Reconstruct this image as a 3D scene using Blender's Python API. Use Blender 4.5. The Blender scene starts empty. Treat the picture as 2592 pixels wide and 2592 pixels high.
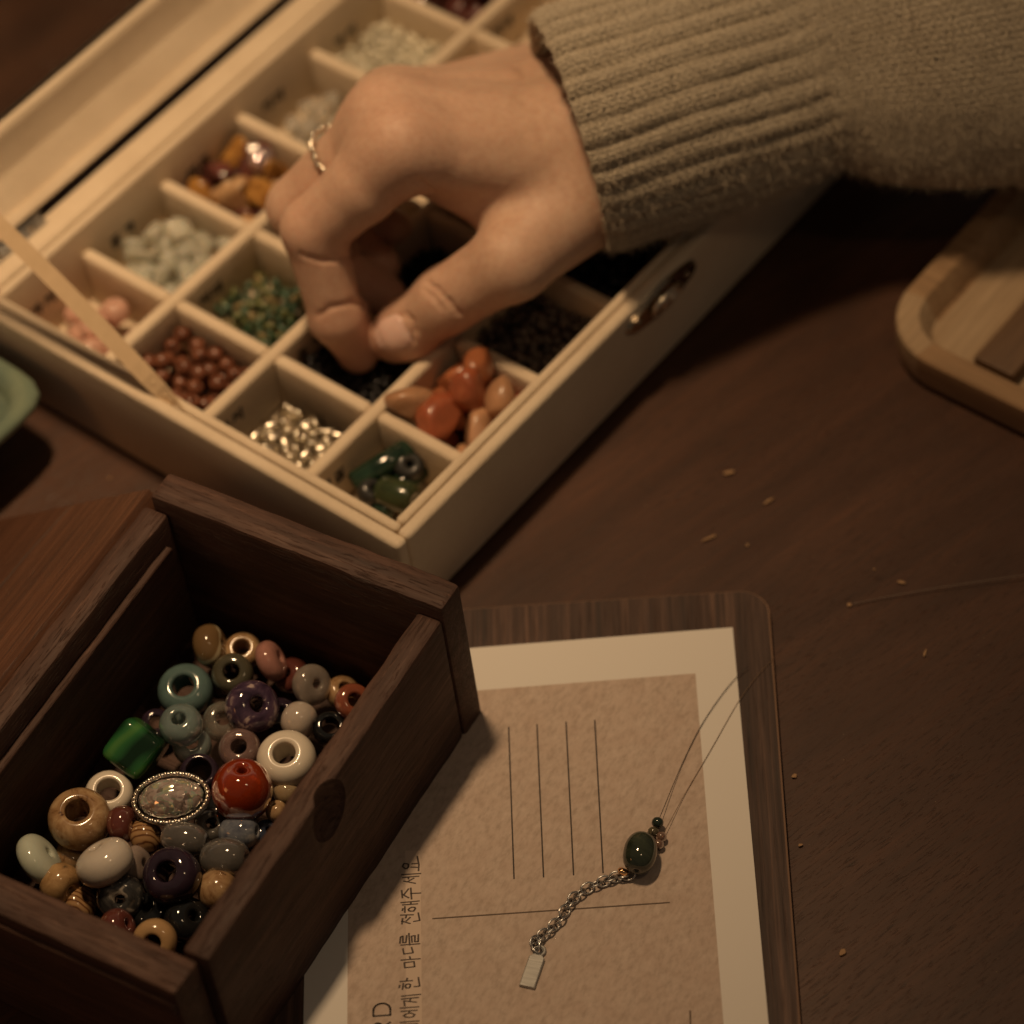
import bpy, bmesh, math, random
import numpy as np
from mathutils import Vector, Matrix
random.seed(7); rng = np.random.default_rng(7)
sc = bpy.context.scene
COL = sc.collection
S = 0.001                                   # everything below is in millimetres
R_ = np.array([0.990, -0.106, -0.089]); U_ = np.array([0.139, 0.757, 0.638]); F_ = np.array([0.0, 0.644, -0.765])

# ------------------------------------------------------------------ camera, light, exposure
cd = bpy.data.cameras.new('camera'); cam = bpy.data.objects.new('camera', cd); COL.objects.link(cam)
cd.sensor_width = 36; cd.lens = 110.9; cd.shift_x = -0.0209; cd.shift_y = -0.0152
cd.clip_start = 0.05; cd.clip_end = 20
Z_ = -F_ / np.linalg.norm(F_); X_ = R_ - Z_ * (R_ @ Z_); X_ /= np.linalg.norm(X_); Y_ = np.cross(Z_, X_)
cam.matrix_world = Matrix(((X_[0], Y_[0], Z_[0], 12.19 * S), (X_[1], Y_[1], Z_[1], -494.80 * S), (X_[2], Y_[2], Z_[2], 593.03 * S), (0, 0, 0, 1)))
cd.dof.use_dof = True; cd.dof.focus_distance = 0.700; cd.dof.aperture_fstop = 7.6; cd.dof.aperture_blades = 7
sc.camera = cam
w = bpy.data.worlds.new("World"); sc.world = w; w.use_nodes = True
w.node_tree.nodes['Background'].inputs[0].default_value = (1.0, 0.76, 0.55, 1); w.node_tree.nodes['Background'].inputs[1].default_value = 0.056
def lamp(name, loc, aim, power, col, sx, sy, roll=0.0, spread=180):
    l = bpy.data.lights.new(name, 'AREA'); l.shape = 'RECTANGLE'; l.size = sx * S; l.size_y = sy * S
    l.energy = power; l.color = col; l.spread = math.radians(spread)
    o = bpy.data.objects.new(name, l); COL.objects.link(o)
    d = Vector(aim) - Vector(loc); o.rotation_euler = d.to_track_quat('-Z', 'Y').to_euler()
    o.rotation_euler.rotate_axis('Z', roll); o.location = Vector(loc) * S
    return o
lamp('pendant_lamp', (-80, 100, 880), (-105, 85, 0), 0.53, (1.0, 0.655, 0.355), 50, 105, 0.5, 54)
lamp('second_pendant_lamp', (300, -330, 850), (0, 0, 0), 0.26, (1.0, 0.66, 0.36), 40, 90, 0.5, 180)
lamp('table_lamp', (-520, -230, 260), (-20, 0, 20), 0.115, (1.0, 0.38, 0.11), 120, 120, 0, 180)
sc.view_settings.view_transform = 'Standard'; sc.view_settings.look = 'None'; sc.view_settings.exposure = 0; sc.view_settings.gamma = 1
sc.render.engine = 'CYCLES'; sc.cycles.max_bounces = 10; sc.cycles.transmission_bounces = 10; sc.cycles.use_denoising = True
sc.cycles.caustics_reflective = False; sc.cycles.caustics_refractive = False

# ------------------------------------------------------------------ node helpers and materials
def rgb(c): return (c[0], c[1], c[2], 1)
class Mat:
    def __init__(s, name, base=(.5, .5, .5), rough=.5, **kw):
        s.m = bpy.data.materials.new(name); s.m.use_nodes = True; s.t = s.m.node_tree
        s.b = s.t.nodes['Principled BSDF']; s.set(Roughness=rough, **kw); s.b.inputs['Base Color'].default_value = rgb(base)
        s._c = {}
    def set(s, **kw):
        for k, v in kw.items():
            i = s.b.inputs[k.replace('_', ' ')]
            i.default_value = rgb(v) if (isinstance(v, tuple) and i.type == 'RGBA') else v
    def n(s, typ, ins=None, **props):
        x = s.t.nodes.new(typ)
        for k, v in props.items(): setattr(x, k, v)
        for k, v in (ins or {}).items():
            if isinstance(v, bpy.types.NodeSocket): s.t.links.new(v, x.inputs[k])
            else: x.inputs[k].default_value = v
        return x
    def co(s, scale=(1, 1, 1), rot=(0, 0, 0), kind='Object', loc=(0, 0, 0)):
        tc = s.n('ShaderNodeTexCoord')
        f = 1000.0 if kind == 'Object' else 1.0
        a = s.n('ShaderNodeMapping', {'Vector': tc.outputs[kind], 'Rotation': rot, 'Location': loc})
        return s.n('ShaderNodeMapping', {'Vector': a.outputs[0], 'Scale': tuple(c * f for c in scale)}).outputs[0]
    def noise(s, vec, scale=1.0, detail=3.0, rough=.5, dist=0.0, typ='FBM'):
        return s.n('ShaderNodeTexNoise', {'Vector': vec, 'Scale': scale, 'Detail': detail, 'Roughness': rough, 'Distortion': dist}).outputs['Fac']
    def ramp(s, fac, pts, interp='LINEAR'):
        r = s.n('ShaderNodeValToRGB', {'Fac': fac}); e = r.color_ramp; e.interpolation = interp
        while len(e.elements) < len(pts): e.elements.new(0.5)
        for el, (p, c) in zip(e.elements, pts):
            el.position = p; el.color = rgb(c) if isinstance(c, tuple) else (c, c, c, 1)
        return r.outputs[0]
    def mix(s, fac, a, b, blend='MIX'):
        x = s.n('ShaderNodeMix', data_type='RGBA', blend_type=blend)
        for idx, v in ((0, fac), (6, a), (7, b)):
            if isinstance(v, bpy.types.NodeSocket): s.t.links.new(v, x.inputs[idx])
            else: x.inputs[idx].default_value = rgb(v) if isinstance(v, tuple) else v
        return x.outputs[2]
    def math(s, op, a, b=0.0):
        x = s.n('ShaderNodeMath', operation=op)
        for i, v in ((0, a), (1, b)):
            if isinstance(v, bpy.types.NodeSocket): s.t.links.new(v, x.inputs[i])
            else: x.inputs[i].default_value = v
        return x.outputs[0]
    def color(s, sock): s.t.links.new(sock, s.b.inputs['Base Color']); return s
    def link(s, sock, name): s.t.links.new(sock, s.b.inputs[name]); return s
    def bump(s, h, strength=.3, dist=.2):
        b = s.n('ShaderNodeBump', {'Height': h, 'Strength': strength, 'Distance': dist * S})
        s.t.links.new(b.outputs[0], s.b.inputs['Normal']); return s

def wood(name, dark, mid, light, angle=0.0, fine=1.0, pores=.5, rough=.5, bump=.35, streak=.12, coat=0.0, axis='X', wear=0.0, pore_len=.16):
    m = Mat(name, mid, rough); m.set(Coat_Weight=coat, Coat_Roughness=.25, Specular_IOR_Level=.4)
    k = {'X': (1, 0), 'Y': (0, 1)}[axis]
    sx = (lambda a, b: (a, b, b) if axis == 'X' else (b, a, b))
    g = m.noise(m.co(sx(.012 * fine, streak * fine), (0, 0, -angle)), 1, 5, .6, .8)
    g2 = m.noise(m.co(sx(.05 * fine, .9 * fine), (0, 0, -angle), loc=(.01, .02, 0)), 1, 4, .65, .3)
    big = m.noise(m.co((.012, .012, .012)), 1, 3)
    c = m.ramp(g, [(.30, dark), (.52, mid), (.72, light)])
    c = m.mix(m.ramp(g2, [(.35, .0), (.7, .75)]), c, tuple(x * .55 for x in mid))
    c = m.mix(m.ramp(big, [(.35, .0), (.7, .45)]), c, tuple(x * .6 for x in dark))
    p = m.noise(m.co(sx(pore_len * fine, 2.0 * fine), (0, 0, -angle), loc=(.3, .1, 0)), 1, 3, .6, .2)
    pm = m.math('MULTIPLY', m.ramp(p, [(.56, 0.), (.68, 1.)]), m.ramp(m.noise(m.co((.03, .03, .03), loc=(.5, .2, 0)), 1, 3), [(.3, .25), (.65, 1.)]))
    c = m.mix(m.math('MULTIPLY', pm, pores), c, tuple(x * .22 for x in dark))
    if wear > 0:
        wn = m.noise(m.co(sx(.06, 1.2), (0, 0, -angle), loc=(.7, .4, .2)), 1, 6, .75, .6); c = m.mix(m.math('MULTIPLY', m.ramp(wn, [(.56, 0.), (.72, 1.)]), wear), c, tuple(min(1, x * 2.1) for x in light))
    h = m.math('SUBTRACT', m.math('MULTIPLY', g2, .4), pm)
    m.color(c).bump(h, bump, .25)
    rr = m.ramp(g2, [(.2, rough * .85), (.8, min(1, rough * 1.25))]); m.link(rr, 'Roughness')
    return m.m

def speck(name, pts, scale=.35, rough=.12, detail=4, dist=.6, coat=.4, **kw):          # polished stone with its own markings
    m = Mat(name, (.5, .5, .5), rough); m.set(Coat_Weight=coat, Coat_Roughness=.05, **kw)
    m.color(m.ramp(m.noise(m.co((1, 1, 1), loc=(random.random() * .1, random.random() * .1, 0)), scale, detail, .6, dist), pts)); return m.m

def gem(name, base, rough=.07, trans=.0, sss=.0, var=.25, ior=1.5, scale=.12):
    m = Mat(name, base, rough); m.set(Transmission_Weight=trans, Subsurface_Weight=sss, Subsurface_Radius=(1, .8, .6), Subsurface_Scale=2.2 * S, IOR=ior, Coat_Weight=.3, Coat_Roughness=.03)
    n = m.noise(m.co((1, 1, 1)), scale, 4, .6, .8)
    m.color(m.ramp(n, [(.3, tuple(max(0, x * (1 - var)) for x in base)), (.55, base), (.75, tuple(min(1, x * (1 + var)) for x in base))])); return m.m

def see_through(mat, f):
    t = mat.node_tree; b = t.nodes['Principled BSDF']; o = t.nodes['Material Output']; tr = t.nodes.new('ShaderNodeBsdfTransparent'); tr.inputs[0].default_value = (.96, .95, .92, 1)
    mx = t.nodes.new('ShaderNodeMixShader'); mx.inputs[0].default_value = f; t.links.new(b.outputs[0], mx.inputs[1]); t.links.new(tr.outputs[0], mx.inputs[2]); t.links.new(mx.outputs[0], o.inputs[0]); return mat
# velvet
m = Mat('cream_velvet', (.80, .66, .47), .95); m.set(Sheen_Weight=.35, Sheen_Roughness=.5, Sheen_Tint=(1, .9, .75), Specular_IOR_Level=.15)
n1 = m.noise(m.co(), .06, 3); n2 = m.noise(m.co(), 2.4, 3, .7)
m.color(m.mix(m.ramp(m.math('ADD', m.math('MULTIPLY', n1, .6), m.math('MULTIPLY', m.noise(m.co(), .9, 4, .7), .4)), [(.36, 0.), (.64, 1.)]), (.80, .68, .52), (.70, .58, .43))).bump(n2, .9, .35); VELVET = m.m
m = Mat('velvet_ribbon', (.74, .56, .34), .8); m.set(Sheen_Weight=.3)
m.color(m.mix(m.noise(m.co(), .4, 2), (.66, .50, .32), (.56, .42, .26))).bump(m.noise(m.co((1, 4, 1)), 1.2, 2), .3, .1); RIBBON = m.m
TABLE = wood('table_wood', (.050, .023, .014), (.090, .040, .023), (.130, .058, .033), math.radians(33), 1.0, .68, .42, .25, .07, .12, pore_len=.22)
DRAWER_X = wood('old_dark_wood_x', (.040, .020, .014), (.088, .043, .030), (.15, .078, .053), 0, .9, .5, .62, .8, .16, wear=.35)
DRAWER_Y = wood('old_dark_wood_y', (.040, .020, .014), (.088, .043, .030), (.15, .078, .053), 0, .9, .5, .62, .8, .16, axis='Y', wear=.35)
FLAP = wood('red_brown_wood', (.075, .032, .018), (.135, .058, .030), (.20, .09, .048), 0, 1.5, .55, .5, .5, .45, axis='Y', pore_len=.08)
BOARD = wood('striped_veneer', (.022, .013, .010), (.090, .048, .034), (.22, .12, .08), 0, 1.0, .35, .55, .3, .55, axis='Y', pore_len=.05)
BOARD_EDGE = Mat('board_edge_wood', (.34, .21, .14), .6).m
PALE = wood('pale_beech', (.44, .31, .19), (.56, .41, .26), (.66, .50, .33), 0, .9, .12, .45, .12, .2)
PALE2 = wood('honey_beech', (.36, .225, .12), (.44, .285, .16), (.52, .35, .20), 0, .9, .12, .45, .12, .2, axis='Y')
PALE_SHADE = wood('shade_dark_beech', (.15, .085, .045), (.20, .115, .06), (.25, .15, .08), 0, .9, .2, .5, .12, .2)  # beech with the divider's shade put into its colour
m = Mat('white_card_paper', (.76, .73, .68), .85); m.bump(m.noise(m.co(), 1.5, 3), .12, .05); PAPER = m.m
m = Mat('kraft_print', (.56, .43, .37), .9)
a1 = m.noise(m.co((.9, .45, 1), (0, 0, .5)), 1.0, 3, .6); a2 = m.noise(m.co(), .22, 3); a3 = m.noise(m.co((1, .5, 1), (0, 0, .5)), 2.6, 2, .6)
c = m.ramp(a1, [(.28, (.42, .335, .275)), (.5, (.535, .435, .365)), (.72, (.60, .49, .415))])
c = m.mix(m.ramp(a2, [(.35, 0.), (.7, .35)]), c, (.47, .345, .275)); c = m.mix(m.ramp(a3, [(.62, 0.), (.75, .5)]), c, (.42, .31, .25))
m.color(c).bump(a1, .12, .06); KRAFT = m.m
STRIP = Mat('light_print', (.62, .50, .41), .9).m
INK = Mat('dark_ink', (.045, .034, .028), .7).m
HANDINK = Mat('pen_ink', (.075, .055, .045), .7).m
INK2 = Mat('thin_brown_ink', (.11, .075, .052), .7).m
BLUR_INK = Mat('marker_ink', (.05, .04, .035), .8).m
SILVER = Mat('bright_silver', (.86, .80, .68), .24, Metallic=1.0).m
m = Mat('aged_silver', (.50, .50, .49), .3, Metallic=1.0); m.link(m.ramp(m.noise(m.co(), 1.0, 3), [(.3, .22), (.7, .45)]), 'Roughness'); STEEL = m.m
m = Mat('brushed_tag', (.40, .40, .385), .55, Metallic=.6); m.link(m.ramp(m.noise(m.co((.2, 3, 1)), 1.0, 3), [(.3, .5), (.7, .65)]), 'Roughness'); TAG = m.m
GOLD = Mat('gold_foil', (1.0, .62, .32), .15, Metallic=1.0).m
m = Mat('bronze_latch', (.20, .15, .10), .2, Metallic=1.0); m.color(m.mix(m.noise(m.co(), .5, 3), (.52, .43, .32), (.30, .24, .17))); BRONZE = m.m
m = Mat('clear_pane', (.9, .9, .88), .02)
tr_ = m.n('ShaderNodeBsdfTransparent', {'Color': (.93, .93, .90, 1)}); gl_ = m.n('ShaderNodeBsdfGlossy', {'Roughness': .03}); fr_n = m.n('ShaderNodeFresnel', {'IOR': 1.15})
mx_ = m.n('ShaderNodeMixShader', {0: fr_n.outputs[0], 1: tr_.outputs[0], 2: gl_.outputs[0]}); m.t.links.new(mx_.outputs[0], m.t.nodes['Material Output'].inputs[0]); GLASS = m.m
m = Mat('celadon_glaze', (.30, .44, .33), .12, Coat_Weight=.8, Coat_Roughness=.04)
m.color(m.ramp(m.noise(m.co(), .08, 3), [(.3, (.115, .17, .135)), (.7, (.20, .25, .175))])); CELADON = m.m
# skin
m = Mat('skin', (.70, .45, .36), .46); m.set(Subsurface_Weight=.22, Subsurface_Radius=(1, .35, .18), Subsurface_Scale=3.5 * S, Specular_IOR_Level=.4)
at = m.n('ShaderNodeAttribute', attribute_name='flush').outputs['Fac']
b1 = m.noise(m.co(), .09, 4, .6); c = m.mix(m.ramp(b1, [(.35, 0.), (.7, .55)]), (.66, .455, .335), (.55, .35, .25))
c = m.mix(m.ramp(m.noise(m.co(), .5, 4, .7), [(.4, 0.), (.72, .5)]), c, (.48, .26, .185))
c = m.mix(at, c, (.58, .27, .20)); m.color(c)
fine = m.n('ShaderNodeTexVoronoi', {'Vector': m.co((1.3, 1.3, 1.3)), 'Scale': 1.0}, feature='DISTANCE_TO_EDGE').outputs['Distance']
m.bump(m.math('ADD', m.math('MULTIPLY', m.math('MINIMUM', fine, .14), 3.0), m.math('MULTIPLY', m.noise(m.co((1, 1, 1)), .45, 5, .68), 1.5)), .32, .3); SKIN = m.m
m = Mat('nail', (.78, .55, .48), .2); m.set(Subsurface_Weight=.2, Subsurface_Radius=(1, .4, .25), Subsurface_Scale=1.5 * S, Coat_Weight=.15); NAIL = m.m
# knit: UV.x = mm along, UV.y = mm around
m = Mat('oatmeal_wool', (.50, .43, .33), 1.0); m.set(Sheen_Weight=.6, Sheen_Roughness=.45, Sheen_Tint=(1, .9, .75), Specular_IOR_Level=.1)
uv = m.co((1, 1, 1), kind='UV'); sx = m.n('ShaderNodeSeparateXYZ', {0: uv})
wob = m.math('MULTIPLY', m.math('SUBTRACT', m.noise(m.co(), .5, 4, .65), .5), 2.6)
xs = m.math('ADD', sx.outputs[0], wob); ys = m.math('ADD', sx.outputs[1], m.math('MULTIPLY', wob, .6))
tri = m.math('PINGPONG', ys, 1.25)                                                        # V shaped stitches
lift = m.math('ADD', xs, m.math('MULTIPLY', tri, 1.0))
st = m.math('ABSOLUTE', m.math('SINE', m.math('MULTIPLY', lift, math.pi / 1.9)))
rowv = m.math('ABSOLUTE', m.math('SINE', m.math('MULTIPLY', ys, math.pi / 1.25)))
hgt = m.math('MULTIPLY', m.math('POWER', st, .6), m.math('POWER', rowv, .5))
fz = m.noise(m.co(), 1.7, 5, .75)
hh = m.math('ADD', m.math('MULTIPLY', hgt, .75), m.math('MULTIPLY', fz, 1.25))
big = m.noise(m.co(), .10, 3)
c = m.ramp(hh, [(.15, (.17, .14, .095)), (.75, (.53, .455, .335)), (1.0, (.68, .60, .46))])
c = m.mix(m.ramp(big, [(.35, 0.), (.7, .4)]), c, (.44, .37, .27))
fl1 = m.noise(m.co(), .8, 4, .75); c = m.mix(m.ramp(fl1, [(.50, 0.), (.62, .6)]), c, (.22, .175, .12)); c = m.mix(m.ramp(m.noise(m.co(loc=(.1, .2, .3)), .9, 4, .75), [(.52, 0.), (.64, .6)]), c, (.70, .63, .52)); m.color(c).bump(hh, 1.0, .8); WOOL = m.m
FUZZ = Mat('wool_fibre', (.58, .50, .38), 1.0).m

# ------------------------------------------------------------------ mesh helpers
def add(name, verts, faces, mat, parent=None, loc=None, rot=None, smooth=True, mats=None):
    me = bpy.data.meshes.new(name); me.from_pydata([tuple(float(c) * S for c in v) for v in verts], [], [tuple(int(i) for i in f) for f in faces])
    for mm in (mats or [mat]): me.materials.append(mm)
    if smooth: me.polygons.foreach_set('use_smooth', [True] * len(me.polygons))
    me.update(); return put(name, me, parent, loc, rot)
def put(name, me, parent=None, loc=None, rot=None):
    o = bpy.data.objects.new(name, me); COL.objects.link(o)
    if parent is not None: o.parent = parent
    if rot is not None:
        M = Matrix([list(map(float, r)) for r in rot]).to_4x4()
    else: M = Matrix.Identity(4)
    if loc is not None: M.translation = Vector([float(c) * S for c in loc])
    o.matrix_basis = M; return o
def empty(name, label, cat, loc=(0, 0, 0), rot=None, group=None):
    o = put(name, None, None, loc, rot); o.empty_display_size = .01; return tag(o, label, cat, group)
def tag(o, label, cat, group=None):
    o['label'] = label; o['category'] = cat
    if group: o['group'] = group
    return o
def from_bm(name, bm, mat, parent=None, loc=None, rot=None, smooth=True, angle=40):
    bmesh.ops.recalc_face_normals(bm, faces=bm.faces)
    me = bpy.data.meshes.new(name); bm.to_mesh(me); bm.free(); me.transform(Matrix.Scale(S, 4))
    for mm in (mat if isinstance(mat, list) else [mat]): me.materials.append(mm)
    if smooth:
        me.polygons.foreach_set('use_smooth', [True] * len(me.polygons)); me.set_sharp_from_angle(angle=math.radians(angle))
    return put(name, me, parent, loc, rot)
def bm_box(x0, x1, y0, y1, z0, z1, bev=.6, seg=3, bm=None, only_top=False):
    b = bmesh.new()
    bmesh.ops.create_cube(b, size=1)
    for v in b.verts: v.co = Vector((x0 + (v.co.x + .5) * (x1 - x0), y0 + (v.co.y + .5) * (y1 - y0), z0 + (v.co.z + .5) * (z1 - z0)))
    if bev > 0:
        es = [e for e in b.edges if (not only_top) or all(v.co.z > z1 - 1e-6 for v in e.verts)]
        bmesh.ops.bevel(b, geom=es, offset=bev, segments=seg, affect='EDGES', profile=.5)
    if bm is None: return b
    me = bpy.data.meshes.new('t'); b.to_mesh(me); b.free(); bm.from_mesh(me); bpy.data.meshes.remove(me); return bm
def box(name, mat, parent, x0, x1, y0, y1, z0, z1, bev=.6, seg=3, loc=None, rot=None, only_top=False):
    return from_bm(name, bm_box(x0, x1, y0, y1, z0, z1, bev, seg, None, only_top), mat, parent, loc, rot)
def grid_wall(name, mat, parent, x0, x1, y0, y1, z0, z1, rough=.34, scale=.14):
    """a worn board: subdivided box whose faces and edges are a little uneven"""
    b = bm_box(x0, x1, y0, y1, z0, z1, 1.0, 2)
    L = max(x1 - x0, y1 - y0); cuts = max(4, int(L / 2.2))
    ax = 0 if (x1 - x0) >= (y1 - y0) else 1
    for i in range(1, cuts):
        p = (x0 + (x1 - x0) * i / cuts, 0, 0) if ax == 0 else (0, y0 + (y1 - y0) * i / cuts, 0)
        nrm = (1, 0, 0) if ax == 0 else (0, 1, 0)
        bmesh.ops.bisect_plane(b, geom=b.verts[:] + b.edges[:] + b.faces[:], plane_co=p, plane_no=nrm)
    from mathutils import noise as mn
    for v in b.verts:
        d = mn.noise_vector(v.co * scale + Vector((x0, y0, z0))); v.co += d * rough
    return from_bm(name, b, mat, parent)
def tube(path, r, seg=10, closed=False, caps=True):
    path = [np.array(p, float) for p in path]; n = len(path); vs = []; fs = []
    up = np.array([.3, .2, 1.0])
    rr = r if hasattr(r, '__len__') else [r] * n
    prev = None
    for i in range(n):
        t = path[(i + 1) % n] - path[i - 1] if closed else path[min(i + 1, n - 1)] - path[max(i - 1, 0)]
        t /= np.linalg.norm(t) + 1e-12
        if prev is None:
            a = np.cross(t, up); a /= np.linalg.norm(a)
        else:
            a = prev - t * (prev @ t); a /= np.linalg.norm(a)
        prev = a; b = np.cross(t, a)
        for k in range(seg):
            th = 2 * math.pi * k / seg; vs.append(path[i] + rr[i] * (math.cos(th) * a + math.sin(th) * b))
    m_ = n if closed else n - 1
    for i in range(m_):
        for k in range(seg):
            j = (i + 1) % n; fs.append((i * seg + k, i * seg + (k + 1) % seg, j * seg + (k + 1) % seg, j * seg + k))
    if not closed and caps:
        fs.append(tuple(range(seg))[::-1]); fs.append(tuple(range((n - 1) * seg, n * seg)))
    return vs, fs
def spline(pts, n):
    P = [np.array(p, float) for p in pts]; P = [2 * P[0] - P[1]] + P + [2 * P[-1] - P[-2]]; out = []
    for i in range(n):
        t = i / (n - 1) * (len(P) - 3); k = min(int(t), len(P) - 4); u = t - k
        p0, p1, p2, p3 = P[k:k + 4]
        out.append(.5 * ((2 * p1) + (-p0 + p2) * u + (2 * p0 - 5 * p1 + 4 * p2 - p3) * u * u + (-p0 + 3 * p1 - 3 * p2 + p3) * u ** 3))
    return out
def lathe(profile, seg=28, closed=True):
    vs = []; fs = []; n = len(profile)
    for k in range(seg):
        th = 2 * math.pi * k / seg
        for r, z in profile: vs.append((r * math.cos(th), r * math.sin(th), z))
    for k in range(seg):
        for i in range(n if closed else n - 1):
            j = (i + 1) % n; q = (k + 1) % seg
            fs.append((k * n + i, q * n + i, q * n + j, k * n + j))
    return vs, fs
def mesh_of(name, vf, mat, smooth=True):
    me = bpy.data.meshes.new(name); me.from_pydata([tuple(float(c) * S for c in v) for v in vf[0]], [], [tuple(int(i) for i in f) for f in vf[1]])
    me.materials.append(mat)
    if smooth: me.polygons.foreach_set('use_smooth', [True] * len(me.polygons))
    me.update(); return me
def frame_from_axis(ax, spin=0.0):
    z = np.array(ax, float); z /= np.linalg.norm(z); t = np.array([0, 0, 1.]) if abs(z[2]) < .9 else np.array([1., 0, 0])
    x = np.cross(t, z); x /= np.linalg.norm(x); y = np.cross(z, x); c, s = math.cos(spin), math.sin(spin)
    return np.array([c * x + s * y, -s * x + c * y, z]).T

def surface_nets(f, org, h):
    ins = f < 0; nx, ny, nz = f.shape
    sl = lambda d: (slice(d[0], nx - 1 + d[0]), slice(d[1], ny - 1 + d[1]), slice(d[2], nz - 1 + d[2]))
    cs = [(i, j, k) for i in (0, 1) for j in (0, 1) for k in (0, 1)]
    cnt = sum(ins[sl(c)].astype(np.int8) for c in cs); mask = (cnt > 0) & (cnt < 8)
    idx = -np.ones(mask.shape, int); I = np.argwhere(mask); idx[mask] = np.arange(len(I))
    acc = np.zeros((len(I), 3)); num = np.zeros(len(I))
    for a in cs:
        for ax in range(3):
            if a[ax]: continue
            b = list(a); b[ax] = 1; b = tuple(b)
            fa = f[sl(a)][mask]; fb = f[sl(b)][mask]; x = (fa < 0) != (fb < 0)
            t = np.where(x, fa / np.where(fa == fb, 1, fa - fb), 0)
            p = np.array(a, float) + np.outer(t, np.array(b) - np.array(a)); acc += p * x[:, None]; num += x
    V = (I + acc / num[:, None]) * h + org
    Q = []
    for ax in range(3):
        a1, a2 = (ax + 1) % 3, (ax + 2) % 3
        s0 = [slice(0, n) for n in f.shape]; s1 = list(s0); s0[ax] = slice(0, f.shape[ax] - 1); s1[ax] = slice(1, f.shape[ax])
        A = ins[tuple(s0)]; B = ins[tuple(s1)]; E = np.argwhere(A != B)
        E = E[(E[:, a1] > 0) & (E[:, a2] > 0) & (E[:, a1] < f.shape[a1] - 1) & (E[:, a2] < f.shape[a2] - 1)]
        e1 = np.zeros(3, int); e1[a1] = 1; e2 = np.zeros(3, int); e2[a2] = 1
        g = lambda P: idx[P[:, 0], P[:, 1], P[:, 2]]
        q = np.stack([g(E - e1 - e2), g(E - e2), g(E), g(E - e1)], 1)
        fl = ~A[E[:, 0], E[:, 1], E[:, 2]]; q[fl] = q[fl][:, ::-1]; Q.append(q)
    return V, np.concatenate(Q)

# ------------------------------------------------------------------ the table
t = add('table', [(-900, -700, 0), (900, -700, 0), (900, 900, 0), (-900, 900, 0)], [(0, 1, 2, 3)], TABLE); t['kind'] = 'structure'

# ------------------------------------------------------------------ velvet bead box, local frame: x = along (u), y = -v, z up
TA = 0.797; ca, sa = math.cos(TA), math.sin(TA)
BU = np.array([ca, sa, 0]); BV = np.array([sa, -ca, 0]); BO = np.array([-116.80, 70.88, 0])
BROT = np.array([BU, -BV, (0, 0, 1)]).T
PU, PV, V0, ZD, ZT = 30.14, 33.69, 2.43, 20.5, 28.4
U0, U1, VR, RU = 2.15, 2.15 + 8 * 30.14, 132.16, 6.57
bx = empty('bead_box', 'open cream velvet bead box with rows of compartments under the hand', 'box', BO, BROT)
def W(u, v, z): return BO + u * BU + v * BV + np.array([0, 0, z])
ow, gp = 3.6, .4                                  # outer wall thickness, seam
uo0, uo1, vo0, vo1 = U0 - RU, U1 + RU, V0 - RU, VR + RU
box('outer_wall', VELVET, bx, uo0, uo0 + ow, -vo1, -vo0 + 4.5, .4, ZT, 1.3, 4)                       # front
box('outer_wall', VELVET, bx, uo1 - ow, uo1, -vo1, -vo0, .4, ZT, 1.3, 4)
box('outer_wall', VELVET, bx, uo0 + ow + .02, uo1 - ow - .02, -vo1, -vo1 + ow, .45, ZT - .02, 1.3, 4)  # right
box('outer_wall', VELVET, bx, uo0 + ow + .02, uo1 - ow - .02, -vo0 - ow, -vo0 + 4.5, .45, ZT - .02, 1.3, 4)
i0, i1, j0, j1 = uo0 + ow + gp, uo1 - ow - gp, vo0 + ow + gp, vo1 - ow - gp
lw = U0 - i0
box('liner_wall', VELVET, bx, i0, i0 + lw, -j1, -j0, 2.2, ZT - .3, 1.1, 4)
box('liner_wall', VELVET, bx, i1 - lw, i1, -j1, -j0, 2.2, ZT - .3, 1.1, 4)
box('liner_wall', VELVET, bx, i0 + lw + .02, i1 - lw - .02, -j1, -j1 + lw, 2.2, ZT - .32, 1.1, 4)
box('liner_wall', VELVET, bx, i0 + lw + .02, i1 - lw - .02, -j0 - lw, -j0, 2.2, ZT - .32, 1.1, 4)
box('floor', VELVET, bx, uo0 + 1, uo1 - 1, -vo1 + 1, -vo0 - 1, .9, 3.6, 0)
TD = 3.6
for j in (1, 2, 3): box('divider', VELVET, bx, U0 + .1, U1 - .1, -(j * PV) - TD / 2, -(j * PV) + TD / 2, 3.2, ZD, 1.35, 4)
vedges = [(V0, PV - TD / 2), (PV + TD / 2, 2 * PV - TD / 2), (2 * PV + TD / 2, 3 * PV - TD / 2), (3 * PV + TD / 2, VR)]
for (va, vb) in vedges:
    first = None
    for i in range(1, 8):
        if first is None: first = box('divider', VELVET, bx, -TD / 2, TD / 2, -vb + .05, -va - .05, 3.2, ZD - .15, 1.35, 4, loc=(i * PU, 0, 0))
        else: put('divider', first.data, bx, (i * PU, 0, 0))
def strokes(lines, wd, mapf, z=0.0):
    """flat pen strokes: list of polylines in 2D -> quads; mapf puts (x, y) on the surface"""
    vs = []; fs = []
    for pl in lines:
        for (a, b) in zip(pl[:-1], pl[1:]):
            a = np.array(a, float); b = np.array(b, float); d = b - a; L = np.linalg.norm(d); 
            if L < 1e-6: continue
            d /= L; nrm = np.array([-d[1], d[0]]) * wd / 2; a = a - d * wd * .25; b = b + d * wd * .25
            k = len(vs); vs += [mapf(*(a - nrm)), mapf(*(b - nrm)), mapf(*(b + nrm)), mapf(*(a + nrm))]; fs.append((k, k + 1, k + 2, k + 3))
    return vs, fs
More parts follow.
